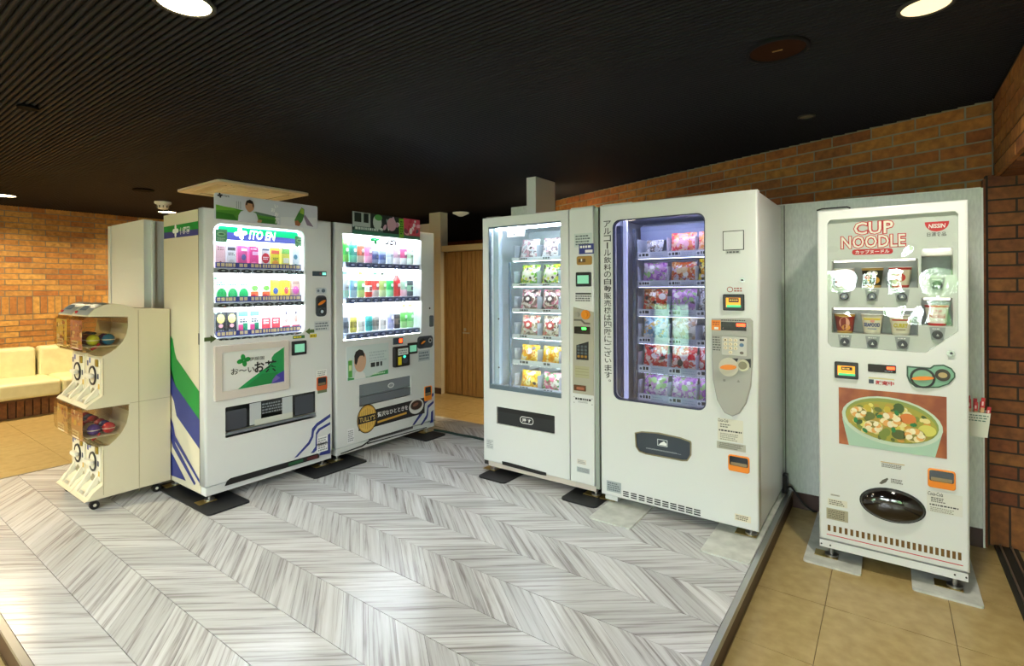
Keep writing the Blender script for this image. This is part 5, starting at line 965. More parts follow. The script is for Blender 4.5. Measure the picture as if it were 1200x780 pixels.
q = MB(); q.box(win[0] + .05, win[2] + .1, .066, .085, win[3] + .012, win[3] + .0155, mat('led_tube_d', '#ffffff', .5, emit=40, ecol='#eceeff')); V.part(q, 'light_tube')
q = MB(); q.box(win[0] + .06, win[2] + .01, .3, .49, win[3] - .11, win[3] - .02, mat('evaporator_box', '#8f98b8', .4)); V.part(q, 'evaporator_cover')
palD = {'white': ['#d8d8dc', '#4a4a52', '#f0f0f0', '#8a7a70', '#b8b8c0'], 'pinkred': ['#f08a70', '#e83a5a', '#f8d8b0', '#f4b8c8', '#f0a050'], 'purple': ['#c88ad0', '#e8d8e4', '#a858b8', '#9ac878', '#e0a8d8'], 'orange': ['#f09a50', '#f4d8a8', '#e0603a', '#d8d0e0', '#c87a38'], 'yellow': ['#f0e020', '#f4ec60', '#3a3a30', '#e0a010', '#f8f090'],
        'brown': ['#c07838', '#e0b070', '#8a4a24', '#e8d8c0', '#e04a2c'], 'blue': ['#a8d0e4', '#c8e4f0', '#e0b860', '#7a9ab0', '#e8e8e0'], 'cream': ['#d8ccb8', '#e8e0d0', '#c09a70', '#b0a898', '#f0ead8'], 'redwhite': ['#e02c34', '#f4e8e4', '#e86040', '#f0d0c0', '#d01828']}
lay = [('white', 'pinkred', 'pinkred'), ('purple', 'orange', 'yellow'), ('brown', 'purple', 'white'), ('blue', 'cream', 'white'), ('redwhite', 'redwhite', 'redwhite'), ('purple', 'purple', 'purple')]
nmD = {'white': 'grey and white', 'pinkred': 'pink and orange', 'purple': 'purple', 'orange': 'orange', 'yellow': 'yellow', 'brown': 'brown', 'blue': 'light blue', 'cream': 'cream', 'redwhite': 'red and white'}
for k in range(6):
    z0, z1 = shz[k]
    for j in range(3):
        key = lay[k][j]; small = (k == 0 and j == 0) or (k == 3 and j == 2); la = [V.f(p_, 380, DS)[0] for p_ in (747, 781.5, 814.5, 848)]; x = (la[j] + la[j + 1]) / 2 + .0015; hh = .09 if small else .14 if (k == 1 and j == 2) else .138 if k in (2, 3, 4) else .125
        dec = [('o', .28, .55, .16, .34, '#e02030'), ('o', .68, .5, .14, .3, '#f4e0c8')] if key == 'redwhite' else [('o', .3, .45, .18, .28, '#f0ece0'), ('o', .68, .42, .16, .26, palD[key][2])] if key in ('purple', 'orange', 'pinkred') else []
        mb = bag(.11 if small else .152, hh, .05, palD[key], [('t', 'ラーメン', .1, .3, .5, .7, '#ffffff')] if False else [], seed=k * 5 + j)
        put(V, mb, 'food_bag', x, DS + .045, z1 - .012, '%s food pack, %s from left, %s shelf, rounded window machine' % (nmD[key], ORD[j], SHN[k]), 'food pack', 'packs in the rounded window machine').rotation_euler[0] = math.radians(-12)
# vertical notice lettering
q = MB(); s_ = 'アルコール飲料の自動販売機は四階にございます。'
zt_, zb_ = V.f(713, 258)[1], V.f(714, 452)[1]; xl, xr_ = V.f(707.5, 350)[0], V.f(717, 350)[0]; st = (zt_ - zb_) / len(s_)
for k, ch in enumerate(s_):
    za = zt_ - st * (k + 1); pad = {'ー': (.42, .05, .58, .95), '。': (.55, .6, .85, .9), 'い': (.1, .22, .9, .8), 'こ': (.15, .12, .85, .85)}.get(ch, (.06, .06, .94, .94)); wl_ = xr_ - xl
    text(q, '|' if ch == 'ー' else ch, (xl + pad[0] * wl_, za + pad[1] * st, xl + pad[2] * wl_, za + pad[3] * st), -.0013, blk, .008)
V.part(q, 'notice_lettering', None, 'vertical black Japanese notice lettering')
r = V.R(847, 271, 872, 292.5); q = MB(); q.plate([(r[0], r[1]), (r[2], r[1]), (r[2], r[3]), (r[0], r[3])], [], -.002, 0, seam); q.plate([(r[0] + .004, r[1] + .004), (r[2] - .004, r[1] + .004), (r[2] - .004, r[3] - .004), (r[0] + .004, r[3] - .004)], [], -.004, -.002, mw); V.part(q, 'blank_plate')
V.sticker(V.R(850.5, 293.5, 867.5, 297), C('#b9bdb8'), 1, C('#55585a')); q = MB(); c = V.f(870, 328); q.cyl((c[0], -.006, c[1]), .013, .008, steel, 'y', 16); q.cyl((c[0], -.0075, c[1]), .006, .002, blk, 'y', 10); V.part(q, 'lock')
q = MB(); c = V.f(855.5, 339); q.poly(ell(c[0], c[1], .016, .015, 14), -.0013, C('#a85a50')); q.poly(ell(c[0], c[1], .012, .011, 14), -.0019, mw); fine(q, (c[0] + .02, c[1] - .014, c[0] + .06, c[1] + .012), -.0013, C('#a85a50'), 2); V.part(q, 'sticker')
o = bill_reader(V, V.R(847.5, 344.5, 872.5, 364), scr_o, 'bill_reader', .16)
r = V.R(853, 348.5, 868, 359.5); w, hh = r[2] - r[0], r[3] - r[1]; q = MB(); q.rect((r[0] + w * .1, r[1] + hh * .5, r[2] - w * .1, r[3] - hh * .05), -.0136, C('#1c140a')); fine(q, (r[0] + w * .18, r[1] + hh * .62, r[2] - w * .18, r[3] - hh * .15), -.0142, C('#ffd060'), 1); q.rect((r[0] - w * .06, r[1] - hh * .05, r[2] + w * .06, r[1] + hh * .22), -.0136, mat('screen_green2', '#40c080', .3, emit=.4)); q.build('screen_print', o)
# oval grey panel
top = V.f(834.5, 373), V.f(882.5, 374); pts = V.P([(834.5, 376), (837, 373), (879.5, 372.5), (882.5, 376), (882.5, 420), (880.5, 452), (875, 472), (867, 484), (858.5, 487.5), (849, 483), (840.5, 468), (836, 445), (834.7, 420)])
q = MB(); q.plate(pts, [], -.012, 0, mat('control_panel_grey', '#a9a8a2', .38), .006); cp = V.part(q, 'control_panel', None, 'grey control panel with rounded bottom')
zz = V.f(858, 392)[1]; q = MB(); x0, x1 = V.f(834.5, 380)[0], V.f(882.5, 380)[0]; q.box(x0 + .002, x1 - .002, -.017, -.012, zz - .004, V.f(858, 373.5)[1], mat('control_panel_grey', '#a9a8a2', .38)); q.build('upper_step', cp)
q = MB(); r = V.R(834.8, 374.5, 845.5, 386.5); q.rect(r, -.0176, orange); w, hh = r[2] - r[0], r[3] - r[1]; fine(q, (r[0] + w * .15, r[1] + hh * .45, r[2] - w * .1, r[3] - hh * .12), -.0182, C('#c05a10'), 2); q.rect((r[0] + w * .3, r[1] + hh * .08, r[0] + w * .75, r[1] + hh * .3), -.0182, white); q.build('price_sticker', cp)
r = V.R(846, 376.5, 875.5, 387.5); q = MB(); q.rect(r, -.0178, mat('display_black', '#1c1a18', .2)); w, hh = r[2] - r[0], r[3] - r[1]; q.rect((r[0] + w * .62, r[1] + hh * .5, r[0] + w * .96, r[1] + hh * .85), -.0184, led_r); q.rect((r[0] + w * .06, r[1] + hh * .15, r[0] + w * .1, r[1] + hh * .3), -.0184, C('#8a7a70')); fine(q, (r[0], r[3] + .004, r[2], r[3] + .014), -.0178, C('#444444'), 1); q.build('price_display', cp)
fine_r = V.R(836, 393, 845.5, 411); q = MB(); fine(q, fine_r, -.0126, C('#4a4a48'), 6, .45); q.build('instruction_print', cp)
r = V.R(846.5, 393.5, 876, 417); q = MB(); q.plate(rr(r, .006), [], -.016, -.012, C('#c9c8c2'), .002); kp = q.build('keypad', cp); w, hh = r[2] - r[0], r[3] - r[1]
for k, ch in enumerate('1234567890'):
    a, c = (k % 3, k // 3) if k < 9 else (1, 3); x = r[0] + w * (.16 + a * .2); z = r[3] - hh * (.18 + c * .22); q = MB(); q.plate(ell(x, z, w * .075, hh * .085, 14), [], -.021, -.016, C('#efe2c4'), .001); ky = q.build('key', kp); q = MB(); text(q, ch, (x - w * .025, z - hh * .05, x + w * .025, z + hh * .05), -.0216, C('#3a3028')); q.build('numeral', ky)
q = MB(); q.rect((r[0] + w * .72, r[1] + hh * .8, r[0] + w * .9, r[1] + hh * .9), -.0166, blk); q.poly(ell(r[0] + w * .8, r[1] + hh * .58, w * .09, hh * .1, 14), -.0166, C('#5a7a9a')); q.build('select_button', kp); q = MB(); q.poly(ell(r[0] + w * .8, r[1] + hh * .16, w * .08, hh * .08, 14), -.0166, C('#6a6058')); q.build('cancel_button', kp)
q = MB(); c = V.f(854.8, 429.5); q.poly(V.P([(850, 423), (852, 419.5), (866, 419.5), (864, 424)]), -.0128, blk); q.cyl((c[0], -.022, c[1]), .049, .010, mat('knob_cream', '#c9c4b4', .3), 'y', 26); q.poly(ell(c[0], c[1], .041, .014, 16, .1), -.0226, orange); q.prism(ell(c[0], c[1], .041, .011, 14, .1), -.032, -.022, orange, 'y'); q.build('coin_lever', cp)
q = MB(); c = V.f(871.5, 427.5); q.poly(V.P([(868, 420.5), (880.5, 420), (880.5, 431), (874, 424)]), -.0128, blk); q.cyl((c[0], -.020, c[1]), .031, .008, mat('slot_ring', '#b8b09a', .3, .4), 'y', 22); q.cyl((c[0], -.023, c[1]), .021, .004, mat('slot_dark', '#7a7460', .3, .5), 'y', 18); q.build('coin_slot', cp)
q = MB(); c = V.f(849.5, 445); q.rect((c[0] - .006, c[1] - .006, c[0] + .006, c[1] + .006), -.0126, C('#86857f')); c = V.f(866, 446); q.poly([(c[0] - .008, c[1] - .006), (c[0] + .008, c[1] - .006), (c[0], c[1] + .008)], -.0126, C('#86857f')); q.build('mark', cp)
q = MB(); r = V.R(841, 489, 871, 519.5); q.rect(r, -.0013, C('#dcd8ca')); w, hh = r[2] - r[0], r[3] - r[1]; text(q, 'Coca-Cola', (r[0] + w * .02, r[1] + hh * .84, r[0] + w * .42, r[1] + hh * .98), -.0019, blk, .01, .3); fine(q, (r[0] + w * .05, r[1] + hh * .4, r[0] + w * .95, r[1] + hh * .52), -.0019, C('#333333'), 1); fine(q, (r[0] + w * .1, r[1] + hh * .02, r[0] + w * .8, r[1] + hh * .36), -.0019, C('#9a968a'), 4); fine(q, (r[0] + w * .1, r[1] + hh * .58, r[0] + w * .5, r[1] + hh * .78), -.0019, C('#77736a'), 2); V.part(q, 'sticker', None, 'white service sticker with script lettering')
V.sticker(V.R(840, 516, 874, 530), C('#b6b4a6'), 4, C('#6a685e'))
coin_return(V, V.R(853.5, 531.5, 878.5, 555))
q = MB(); q.box(-.003, .003, 0, .001, 0, .001, seam)
o_ = offset(slot_pts[::-1] if sum(slot_pts[i][0] * slot_pts[(i + 1) % 12][1] - slot_pts[(i + 1) % 12][0] * slot_pts[i][1] for i in range(12)) < 0 else slot_pts, .007)
sp = slot_pts if len(slot_pts) == len(o_) else o_
q = MB(); q.plate(slot_pts, [o_], -.004, .004, mat('flap_rim', '#8e8468', .3, .5)); V.part(q, 'flap_rim'); q = MB(); q.plate(o_, [], .004, .03, mat('flap_slate', '#39414c', .22)); fl = V.part(q, 'delivery_flap')
r = V.R(770, 514, 782, 524); q = MB(); q.plate([(r[0], r[1]), (r[2], r[1]), (r[2], r[3]), (r[0], r[3])], [[(r[0] + .004, r[1] + .004), (r[2] - .004, r[1] + .004), (r[2] - .004, r[3] - .004), (r[0] + .004, r[3] - .004)]], .0030, .0038, C('#c8ccd0')); q.poly([(r[0] + .008, r[1] + .006), (r[2] - .006, r[1] + .006), (r[2] - .006, r[3] - .02), (r[2] - .02, r[3] - .008), (r[0] + .02, r[3] - .02)], .0032, white); rr_ = V.R(757, 525.5, 798, 531.5); fine(q, (rr_[0], rr_[1], rr_[2], rr_[3]), .0032, C('#b0b6bc'), 2); q.build('hand_mark', fl)
V.sticker(V.R(711, 562, 728, 578.5), silver, 4, C('#6a7478'), label='silver rating plate at the lower left corner')
for k in range(10):
    u = k / 9; q = MB(); c = V.f(733.5 + u * 83.5, 578.5 + u * 21.5)
    for j in (-1, 0, 1): q.rect((c[0] - .018, c[1] + j * .0125 - .0035, c[0] + .018, c[1] + j * .0125 + .0035), -.0013, blk)
    V.part(q, 'vent_slots')
V.sticker(V.R(861, 601, 880, 613), C('#e2d8c2'), 3, C('#5d574a'))

# ================================================================== E: instant noodle machine
Em = VM('instant_noodle_vending_machine', 'y', 3.135, -.303, .594, LOW, 'narrow white instant noodle vending machine with noodle photo, rightmost of the five')
V = Em; WE = V.W
zbot, ztop = V.f(1050, 652)[1], 1.817
ztop = (V.f(959.5, 247)[1] + V.f(1134.8, 233.5)[1]) / 2; zdb = (V.f(961, 631)[1] + V.f(1137.5, 671)[1]) / 2; zkb = (V.f(960.5, 640)[1] + V.f(1136, 682)[1]) / 2
pts = V.P([(969.5, 262), (973, 257.5), (1119, 247), (1123, 250.5), (1123, 388), (1085, 413.5), (974, 406), (969.8, 401)])
shell(V, .63, zkb, ztop - .003, .05, (.045, V.f(1040, 409)[1], WE - .045, V.f(1040, 300)[1]), mw, .20, mat('tan_liner', '#b9b7ae', .45))
q = MB(); q.plate([(0, zdb), (WE, zdb), (WE, ztop), (0, ztop)], [pts], 0, .05, mw, .010); V.part(q, 'door')
q = MB(); q.box(.002, WE - .006, .004, .3, zkb, zdb - .006, mw); kpl = V.part(q, 'kick_plate')
for px, py in ((962.5, 636.5), (973, 639), (1119, 673.5), (1132.5, 677)):
    q = MB(); c = V.f(px, py); q.cyl((c[0], .0035, c[1]), .004, -.002, blk, 'y', 8); q.build('screw', kpl)
legs(V, .63, zkb)
# display face behind the acrylic: panel with recesses
face = mat('display_face_grey', '#c9cec9', .4)
rec1 = V.R(974.5, 306, 1076, 337, .02); rec2 = V.R(974.5, 362, 1076, 391.5, .02); rec3 = V.R(1079.5, 349, 1117, 382, .02); rec4 = V.R(1079.5, 291, 1117, 325, .02)
rcs = [(rec1[0], V.f(1025, 337, .02)[1], rec1[2], V.f(1025, 304, .02)[1]), (rec2[0], V.f(1025, 392, .02)[1], rec2[2], V.f(1025, 361, .02)[1]), (rec3[0], V.f(1098, 382, .02)[1], rec3[2], V.f(1098, 349, .02)[1]), (rec4[0], V.f(1098, 322, .02)[1], rec4[2], V.f(1098, 291, .02)[1])]
q = MB(); q.plate(offset(pts[::-1], -.004) if False else pts, [[(r[0], r[1]), (r[2], r[1]), (r[2], r[3]), (r[0], r[3])] for r in rcs], .02, .026, face); df = V.part(q, 'display_face')
for r in rcs:
    q = MB(); q.box(r[0] - .003, r[2] + .003, .12, .124, r[1] - .003, r[3] + .003, mat('recess_grey', '#9aa0a0', .45)); q.box(r[0] - .003, r[0], .026, .12, r[1] - .003, r[3] + .003, face); q.box(r[2], r[2] + .003, .026, .12, r[1] - .003, r[3] + .003, face); q.box(r[0], r[2], .026, .12, r[1] - .003, r[1], face); q.box(r[0], r[2], .026, .12, r[3], r[3] + .003, face); q.build('display_recess', df)
    q = MB(); q.box(r[0] + .01, r[2] - .01, .03, .037, r[3] - .008, r[3] - .001, mat('recess_led', '#fff6e8', .5, emit=5, ecol='#fff2e0')); q.build('light_strip', df)
# big name print
ry = .0194
q = MB(); X = lambda px: V.f(px, 300, .02)[0]; Z = lambda px, py: V.f(px, py, .02)[1]
redp = C('#c81e28'); creamp = C('#ece6da')
def logo(t, r_, b1, b2):
    text(q, t, (r_[0] - .004, r_[1] - .004, r_[2] + .004, r_[3] + .004), ry, redp, b1); text(q, t, r_, ry - .0008, creamp, b2)
logo('CUP', (X(1001), Z(1023, 274), X(1047), Z(1023, 259.5)), .075, .012); logo('NOODLE', (X(986), Z(1023, 290), X(1061), Z(1023, 275.5)), .075, .012)
q.build('name_print', df)
q = MB(); a = (X(998.5), Z(1022, 298), X(1046.5), Z(1022, 291.5)); q.poly(rr(a, .012), ry, redp); text(q, 'カップヌードル', (a[0] + .014, a[1] + .005, a[2] - .014, a[3] - .005), ry - .0008, white, .02); q.build('name_badge', df)
q = MB(); a, b_ = X(1084), X(1112.5); zt2, zb2 = Z(1098, 259.5), Z(1098, 271); n = 14; q.poly([(a, zt2), (b_, zt2)] + [((a + b_) / 2 + (b_ - a) / 2 * math.cos(t), zt2 - .004 - (zt2 - zb2 - .004) * math.sin(t)) for t in [math.pi * k / n for k in range(n + 1)]], ry, redp); text(q, 'NISSIN', (a + .013, zt2 - .030, b_ - .013, zt2 - .010), ry - .0008, white, .02, .15); text(q, '日清食品', (X(1086.5), Z(1098, 276.7), X(1109), Z(1098, 271.8)), ry, blk, .01); q.build('maker_badge', df)
# cups on show
def cup(rb, rt, h, body, band, deco, lidc='#c8ccce'):
    q = MB(); q.lathe([(rb * .92, 0), (rb, .004), (rb + (rt - rb) * .12, h * .12)], C(band)); q.lathe([(rb + (rt - rb) * .12, h * .12), (rb + (rt - rb) * .88, h * .88)], C(body)); q.lathe([(rb + (rt - rb) * .88, h * .88), (rt, h * .985), (rt * 1.03, h * .99), (rt * 1.03, h)], C(band)); q.lathe([(rt * 1.0, h), (rt * .98, h + .002)], C(lidc))
    slope = (rt - rb) / h
    def wrap(pl, m, lift):
        P = []
        for x, z in pl: r_ = rb + slope * z + lift; P.append((x, -math.sqrt(max(r_ * r_ - x * x, 1e-8)), z))
        return P
    for k, it in enumerate(deco):
        if it[0] == 'o':
            pl = ell(it[1] * rt, it[2] * h, it[3] * rt, it[4] * h, 18); P = wrap(pl, None, .0006 + k * .0005); q.add(P, [tuple(range(len(P)))], C(it[5]))
        elif it[0] == 't':
            vs, fs = textgeo(it[1], it[7] if len(it) > 7 else .02); pl = [((it[2] + u * (it[4] - it[2])) * rt, (it[3] + v_ * (it[5] - it[3])) * h) for u, v_ in vs]; P = wrap(pl, None, .0008 + k * .0005); q.add(P, fs, C(it[6]))
        elif it[0] == 'r':
            pl = []; n = 8
            pl = [(it[1] * rt + (it[3] - it[1]) * rt * i / n, it[2] * h) for i in range(n + 1)] + [(it[3] * rt - (it[3] - it[1]) * rt * i / n, it[4] * h) for i in range(n + 1)]; P = wrap(pl, None, .0006 + k * .0005)
            q.add(P, [(i, i + 1, 2 * n - i, 2 * n + 1 - i) for i in range(n)], C(it[5]))
    return q
cupdefs = [
 ('dark green', 1022.5, 334.5, '#1f2a20', '#c8a860', [('o', .1, .38, .55, .2, '#e0a838'), ('r', -.7, .45, -.2, .6, '#c03a30'), ('t', 'シーフード', -.5, .62, .5, .85, '#f0ede0') if False else ('o', 0, .72, .5, .14, '#e8e4d8')], 'on the upper shelf'),
 ('red and cream', 989, 335, '#b8402c', '#d8d0c0', [('o', 0, .5, .5, .24, '#f0d8b0')], 'at the left end of the upper shelf, behind reflections'),
 ('cream', 1055, 335.5, '#d8d0b8', '#c83830', [('o', 0, .5, .45, .2, '#c83830')], 'at the right end of the upper shelf'),
 ('maroon', 990, 386, '#8a2018', '#c8a048', [('o', .0, .55, .5, .3, '#e8a890'), ('o', .15, .3, .4, .16, '#e09a40'), ('r', -.5, .85, .5, .92, '#d8b060')], 'at the left end of the lower shelf'),
 ('cream and blue', 1022, 390.5, '#e6e0c8', '#d8d4c4', [('r', -.75, .72, .75, .82, '#e8d040'), ('t', 'SEAFOOD', -.72, .38, .72, .58, '#1f3a8a', .04), ('o', .05, .68, .2, .08, '#f0a8a0'), ('r', -.4, .26, .4, .30, '#6a86b0')], 'in the middle of the lower shelf'),
 ('cream and yellow', 1055.5, 391.5, '#e8e2cc', '#d8d4c4', [('r', -.75, .72, .75, .80, '#c0503a'), ('t', 'CURRY', -.62, .38, .62, .60, '#d8c810', .05), ('r', -.4, .26, .4, .30, '#8a7a50')], 'at the right end of the lower shelf'),
 ('white and red', 1098, 378, '#e8e0d8', '#d02a30', [('t', 'CUP', -.4, .62, .4, .78, '#d02a30', .03), ('t', 'NOODLE', -.65, .38, .65, .56, '#d02a30', .03)], 'in the right-hand window')]
for nm, px, py, body, band, deco, wh in cupdefs:
    x = V.f(px, py, .065)[0]; rz_ = [r for r in rcs if r[0] < x < r[2] and r[1] - .03 < V.f(px, py, .05)[1] < r[3]]
    zf = (rz_[0][1] if rz_ else V.f(px, py, .065)[1]) + .0005
    put(V, cup(.034, .046, .098, body, band, deco), 'noodle_cup', x, .070, zf, '%s noodle cup %s' % (nm, wh), 'noodle cup', 'cups on show in the instant noodle machine')
for px, py in ((989.5, 347), (1022, 347), (1057, 347.5), (1098, 334), (990, 400), (1022.5, 402), (1057.5, 403), (1098.5, 392)):
    c = V.f(px, py, .02); q = MB(); q.poly([(c[0] - .022, c[1] - .025), (c[0] + .022, c[1] - .025), (c[0] + .03, c[1] + .035), (c[0] - .03, c[1] + .035)], .0192, C('#9aa0a0')); fine(q, (c[0] - .018, c[1] + .022, c[0] + .018, c[1] + .032), .0186, white, 1); pl_ = q.build('button_plate', df)
    q = MB(); q.cyl((c[0], .002, c[1]), .0195, .017, black, 'y', 20); q.cyl((c[0], .0, c[1]), .013, .003, mat('button_face', '#2c2e30', .25), 'y', 18); q.poly([(c[0] - .006, c[1] - .006), (c[0] + .006, c[1] - .006), (c[0], c[1] + .007)], -.0006, C('#b8b8b0')); q.build('button', pl_)
# bulged clear cover
def cover():
    x0, x1 = min(p[0] for p in pts), max(p[0] for p in pts); z0, z1 = min(p[1] for p in pts), max(p[1] for p in pts); nx, nz = 56, 56; vs, fs = [], []
    def bulge(x, z):
        u, w_ = (x - x0) / (x1 - x0), (z - z0) / (z1 - z0); h_ = 0
        for cx, cz, a, b2, amp in ((.14, .52, .20, .17, .0035), (.45, .50, .22, .15, .002), (.84, .50, .20, .20, .005), (.85, .17, .18, .16, .006), (.5, .15, .5, .18, .001)):
            t = ((u - cx) / a) ** 2 + ((w_ - cz) / b2) ** 2; h_ += amp * math.exp(-t * t)
        return h_ + .00022 * math.sin(u * 21 + w_ * 8) * math.sin(w_ * 17)
    for j in range(nz + 1):
        for i in range(nx + 1):
            x, z = x0 + (x1 - x0) * i / nx, z0 + (z1 - z0) * j / nz
            # keep the cover inside the cut corner at the lower right
            cutx = V.f(1085, 413.5)[0]; cz_ = V.f(1123, 388)[1]; cb = V.f(1085, 413.5)[1]
            if x > cutx: zm = cb + (cz_ - cb) * (x - cutx) / (x1 - cutx); z = max(z, zm) if True else z
            zb3 = z0; vs.append((x, .004 - bulge(x, z), min(max(z, z0), z1 - .002)))
    for j in range(nz):
        for i in range(nx): a = j * (nx + 1) + i; fs.append((a, a + 1, a + nx + 2, a + nx + 1))
    q = MB(); q.add(vs, fs, acryl, True); V.part(q, 'acrylic_cover')
cover()
# lower controls
c = V.f(1119, 414) if False else V.f(1114.5, 413.5); q = MB(); q.cyl((c[0], -.010, c[1]), .014, .012, steel, 'y', 16); q.cyl((c[0], -.012, c[1]), .006, .003, blk, 'y', 10); V.part(q, 'lock')
o = bill_reader(V, V.R(978, 423, 1006, 444.5), scr_o, 'bill_reader', .14); r = V.R(981.5, 428, 1003.5, 440.5); w, hh = r[2] - r[0], r[3] - r[1]; q = MB(); q.rect((r[0] + w * .2, r[1] + hh * .6, r[2] - w * .2, r[3] - hh * .05), -.0136, C('#1c140a')); fine(q, (r[0] + w * .26, r[1] + hh * .66, r[2] - w * .26, r[3] - hh * .12), -.0142, C('#ffd060'), 1); q.rect((r[0] + w * .05, r[1] + hh * .0, r[2] - w * .05, r[1] + hh * .25), -.0136, mat('screen_green2', '#40c080', .3, emit=.4)); q.build('screen_print', o)
r = V.R(1017, 426, 1050, 437.5); q = MB(); q.plate(rr(r, .003), [], -.003, 0, mat('display_black', '#1c1a18', .2), .001); o = V.part(q, 'price_display'); w, hh = r[2] - r[0], r[3] - r[1]; q = MB(); q.rect((r[0] + w * .68, r[1] + hh * .45, r[0] + w * .96, r[1] + hh * .8), -.0036, led_r); fine(q, (r[0] + w * .6, r[1] + hh * .12, r[0] + w * .9, r[1] + hh * .32), -.0036, grey, 1); q.build('digits', o)
q = MB(); r = V.R(1018, 442.5, 1048, 452.5); w, hh = r[2] - r[0], r[3] - r[1]; q.rect((r[0], r[3] - hh * .06, r[2], r[3] + hh * .12), -.0013, C('#d8cc90')); q.rect((r[0], r[1] + hh * .15, r[0] + w * .2, r[1] + hh * .8), -.0013, C('#3a4452')); text(q, '販売中', (r[0] + w * .27, r[1] + hh * .02, r[0] + w * .99, r[1] + hh * .72), -.0013, C('#b81c24'), .03); V.part(q, 'sale_lettering', None, 'red Japanese on-sale lettering')
kp_ = V.P([(1062.5, 428.5), (1075, 429.5), (1090, 430.5), (1094, 427.5), (1106, 427), (1115, 431), (1119.5, 437), (1119.5, 442), (1112, 450), (1100, 454), (1085, 454.5), (1073, 453.5), (1066, 448), (1062.5, 440)]); q = MB(); q.plate(kp_, [], -.006, 0, C('#2a4a3a'), .002); kq = V.part(q, 'coin_panel'); q = MB(); q.plate(offset(kp_[::-1], .006) if sum(kp_[i][0] * kp_[(i + 1) % 14][1] - kp_[(i + 1) % 14][0] * kp_[i][1] for i in range(14)) < 0 else offset(kp_, .006), [], -.0075, -.006, C('#7fb094'), .0005); q.build('panel_face', kq)
c = V.f(1081, 442.3); q = MB(); q.cyl((c[0], -.010, c[1]), .048, .003, blk, 'y', 26); q.cyl((c[0], -.018, c[1]), .038, .009, mat('knob_green', '#7fae90', .35), 'y', 24); q.prism(ell(c[0], c[1], .042, .009, 14, .12), -.026, -.018, orange, 'y'); q.build('coin_lever', kq)
c = V.f(1104.5, 439); q = MB(); q.cyl((c[0], -.012, c[1]), .028, .006, mat('slot_dark2', '#3a352c', .3, .5), 'y', 20); q.poly(ell(c[0], c[1], .017, .013, 12), -.0126, C('#b8a070')); q.build('coin_slot', kq)
# noodle photo
r = V.f(983, 480)[0], (V.f(983, 520)[1] + V.f(1109.4, 536.6)[1]) / 2, V.f(1109.4, 480)[0], (V.f(983, 453.7)[1] + V.f(1109.4, 464.5)[1]) / 2
w, hh = r[2] - r[0], r[3] - r[1]; N = lambda pts_: [(r[0] + u * w, r[1] + v_ * hh) for u, v_ in pts_]
q = MB(); m_bg = noise_mat('photo_rust_ground', '#8a3d16', '#c07038', 9, .35, (1, 1, 1), 0, 3, .4, .75); q.box(r[0], r[2], -.002, 0, r[1], r[3], m_bg); ph = V.part(q, 'noodle_photo')
q = MB(); E1 = lambda cu, cv, a, b2, rot=0, n=30: [(max(r[0], min(r[2], x)), max(r[1], min(r[3], z))) for x, z in ell(r[0] + cu * w, r[1] + cv * hh, a * w, b2 * hh, n, rot)]
q.poly(N([(.035, .46), (.10, .0), (.90, .0), (.965, .42)]), -.0024, C('#a9c8b4')); q.poly(E1(.5, .50, .47, .405, -.10), -.0030, C('#c9d8c4')); q.poly(E1(.5, .515, .435, .36, -.10), -.0036, C('#8a9a4a')); q.poly(E1(.495, .49, .425, .325, -.10), -.0042, C('#a9a038')); q.build('bowl_print', ph)
R_ = random.Random(11); q = MB()
for k in range(110):
    t, s_ = R_.uniform(0, 6.283), R_.random() ** .5; cu, cv = .495 + .385 * s_ * math.cos(t), .48 + .285 * s_ * math.sin(t) - .03 * s_ * math.cos(t); a = R_.uniform(.022, .06)
    q.poly(ell(r[0] + cu * w, r[1] + cv * hh, a * w, a * w * R_.uniform(.6, .9), 12, R_.uniform(0, 3)), -.0048 - k * .00004, C(R_.choice(['#d8c84a', '#e4d870', '#c8b030', '#e8d890', '#5f6a24', '#3f5a1e', '#d8a040', '#e8e0a8', '#7a8a34', '#b89838'])))
for cu, cv, a, colr in ((.5, .53, .11, '#d89a3c'), (.2, .6, .085, '#e8c888'), (.34, .38, .09, '#ecdca8'), (.72, .32, .10, '#e8cf90'), (.66, .58, .075, '#d87a30'), (.58, .3, .07, '#4f5a20'), (.3, .56, .06, '#66702c'), (.83, .42, .08, '#d6cf60')):
    q.poly(ell(r[0] + cu * w, r[1] + cv * hh, a * w, a * w * .78, 18), -.0096, C(colr)); 
    if colr in ('#d89a3c', '#e8c888', '#ecdca8', '#e8cf90'):
        q.poly(ell(r[0] + cu * w, r[1] + cv * hh, a * w * .9, a * w * .7, 16), -.0099, C('#8a8030'))
        for k in range(9):
            t_ = cu * 7 + k * .62; q.poly(ell(r[0] + cu * w + a * w * .58 * math.cos(t_), r[1] + cv * hh + a * w * .45 * math.sin(t_), a * w * .34, a * w * .27, 12, t_), -.0100 - k * .00005, C(('#f2e2b0', '#e8a858', '#f4e8c4')[k % 3]))
for cu, cv in ((.17, .46), (.4, .57), (.53, .37), (.71, .49), (.26, .3), (.56, .66)): q.poly(ell(r[0] + cu * w, r[1] + cv * hh, .014, .009, 8, cu * 9), -.0108, C('#1f7a3a'))
q.build('noodle_print', ph)
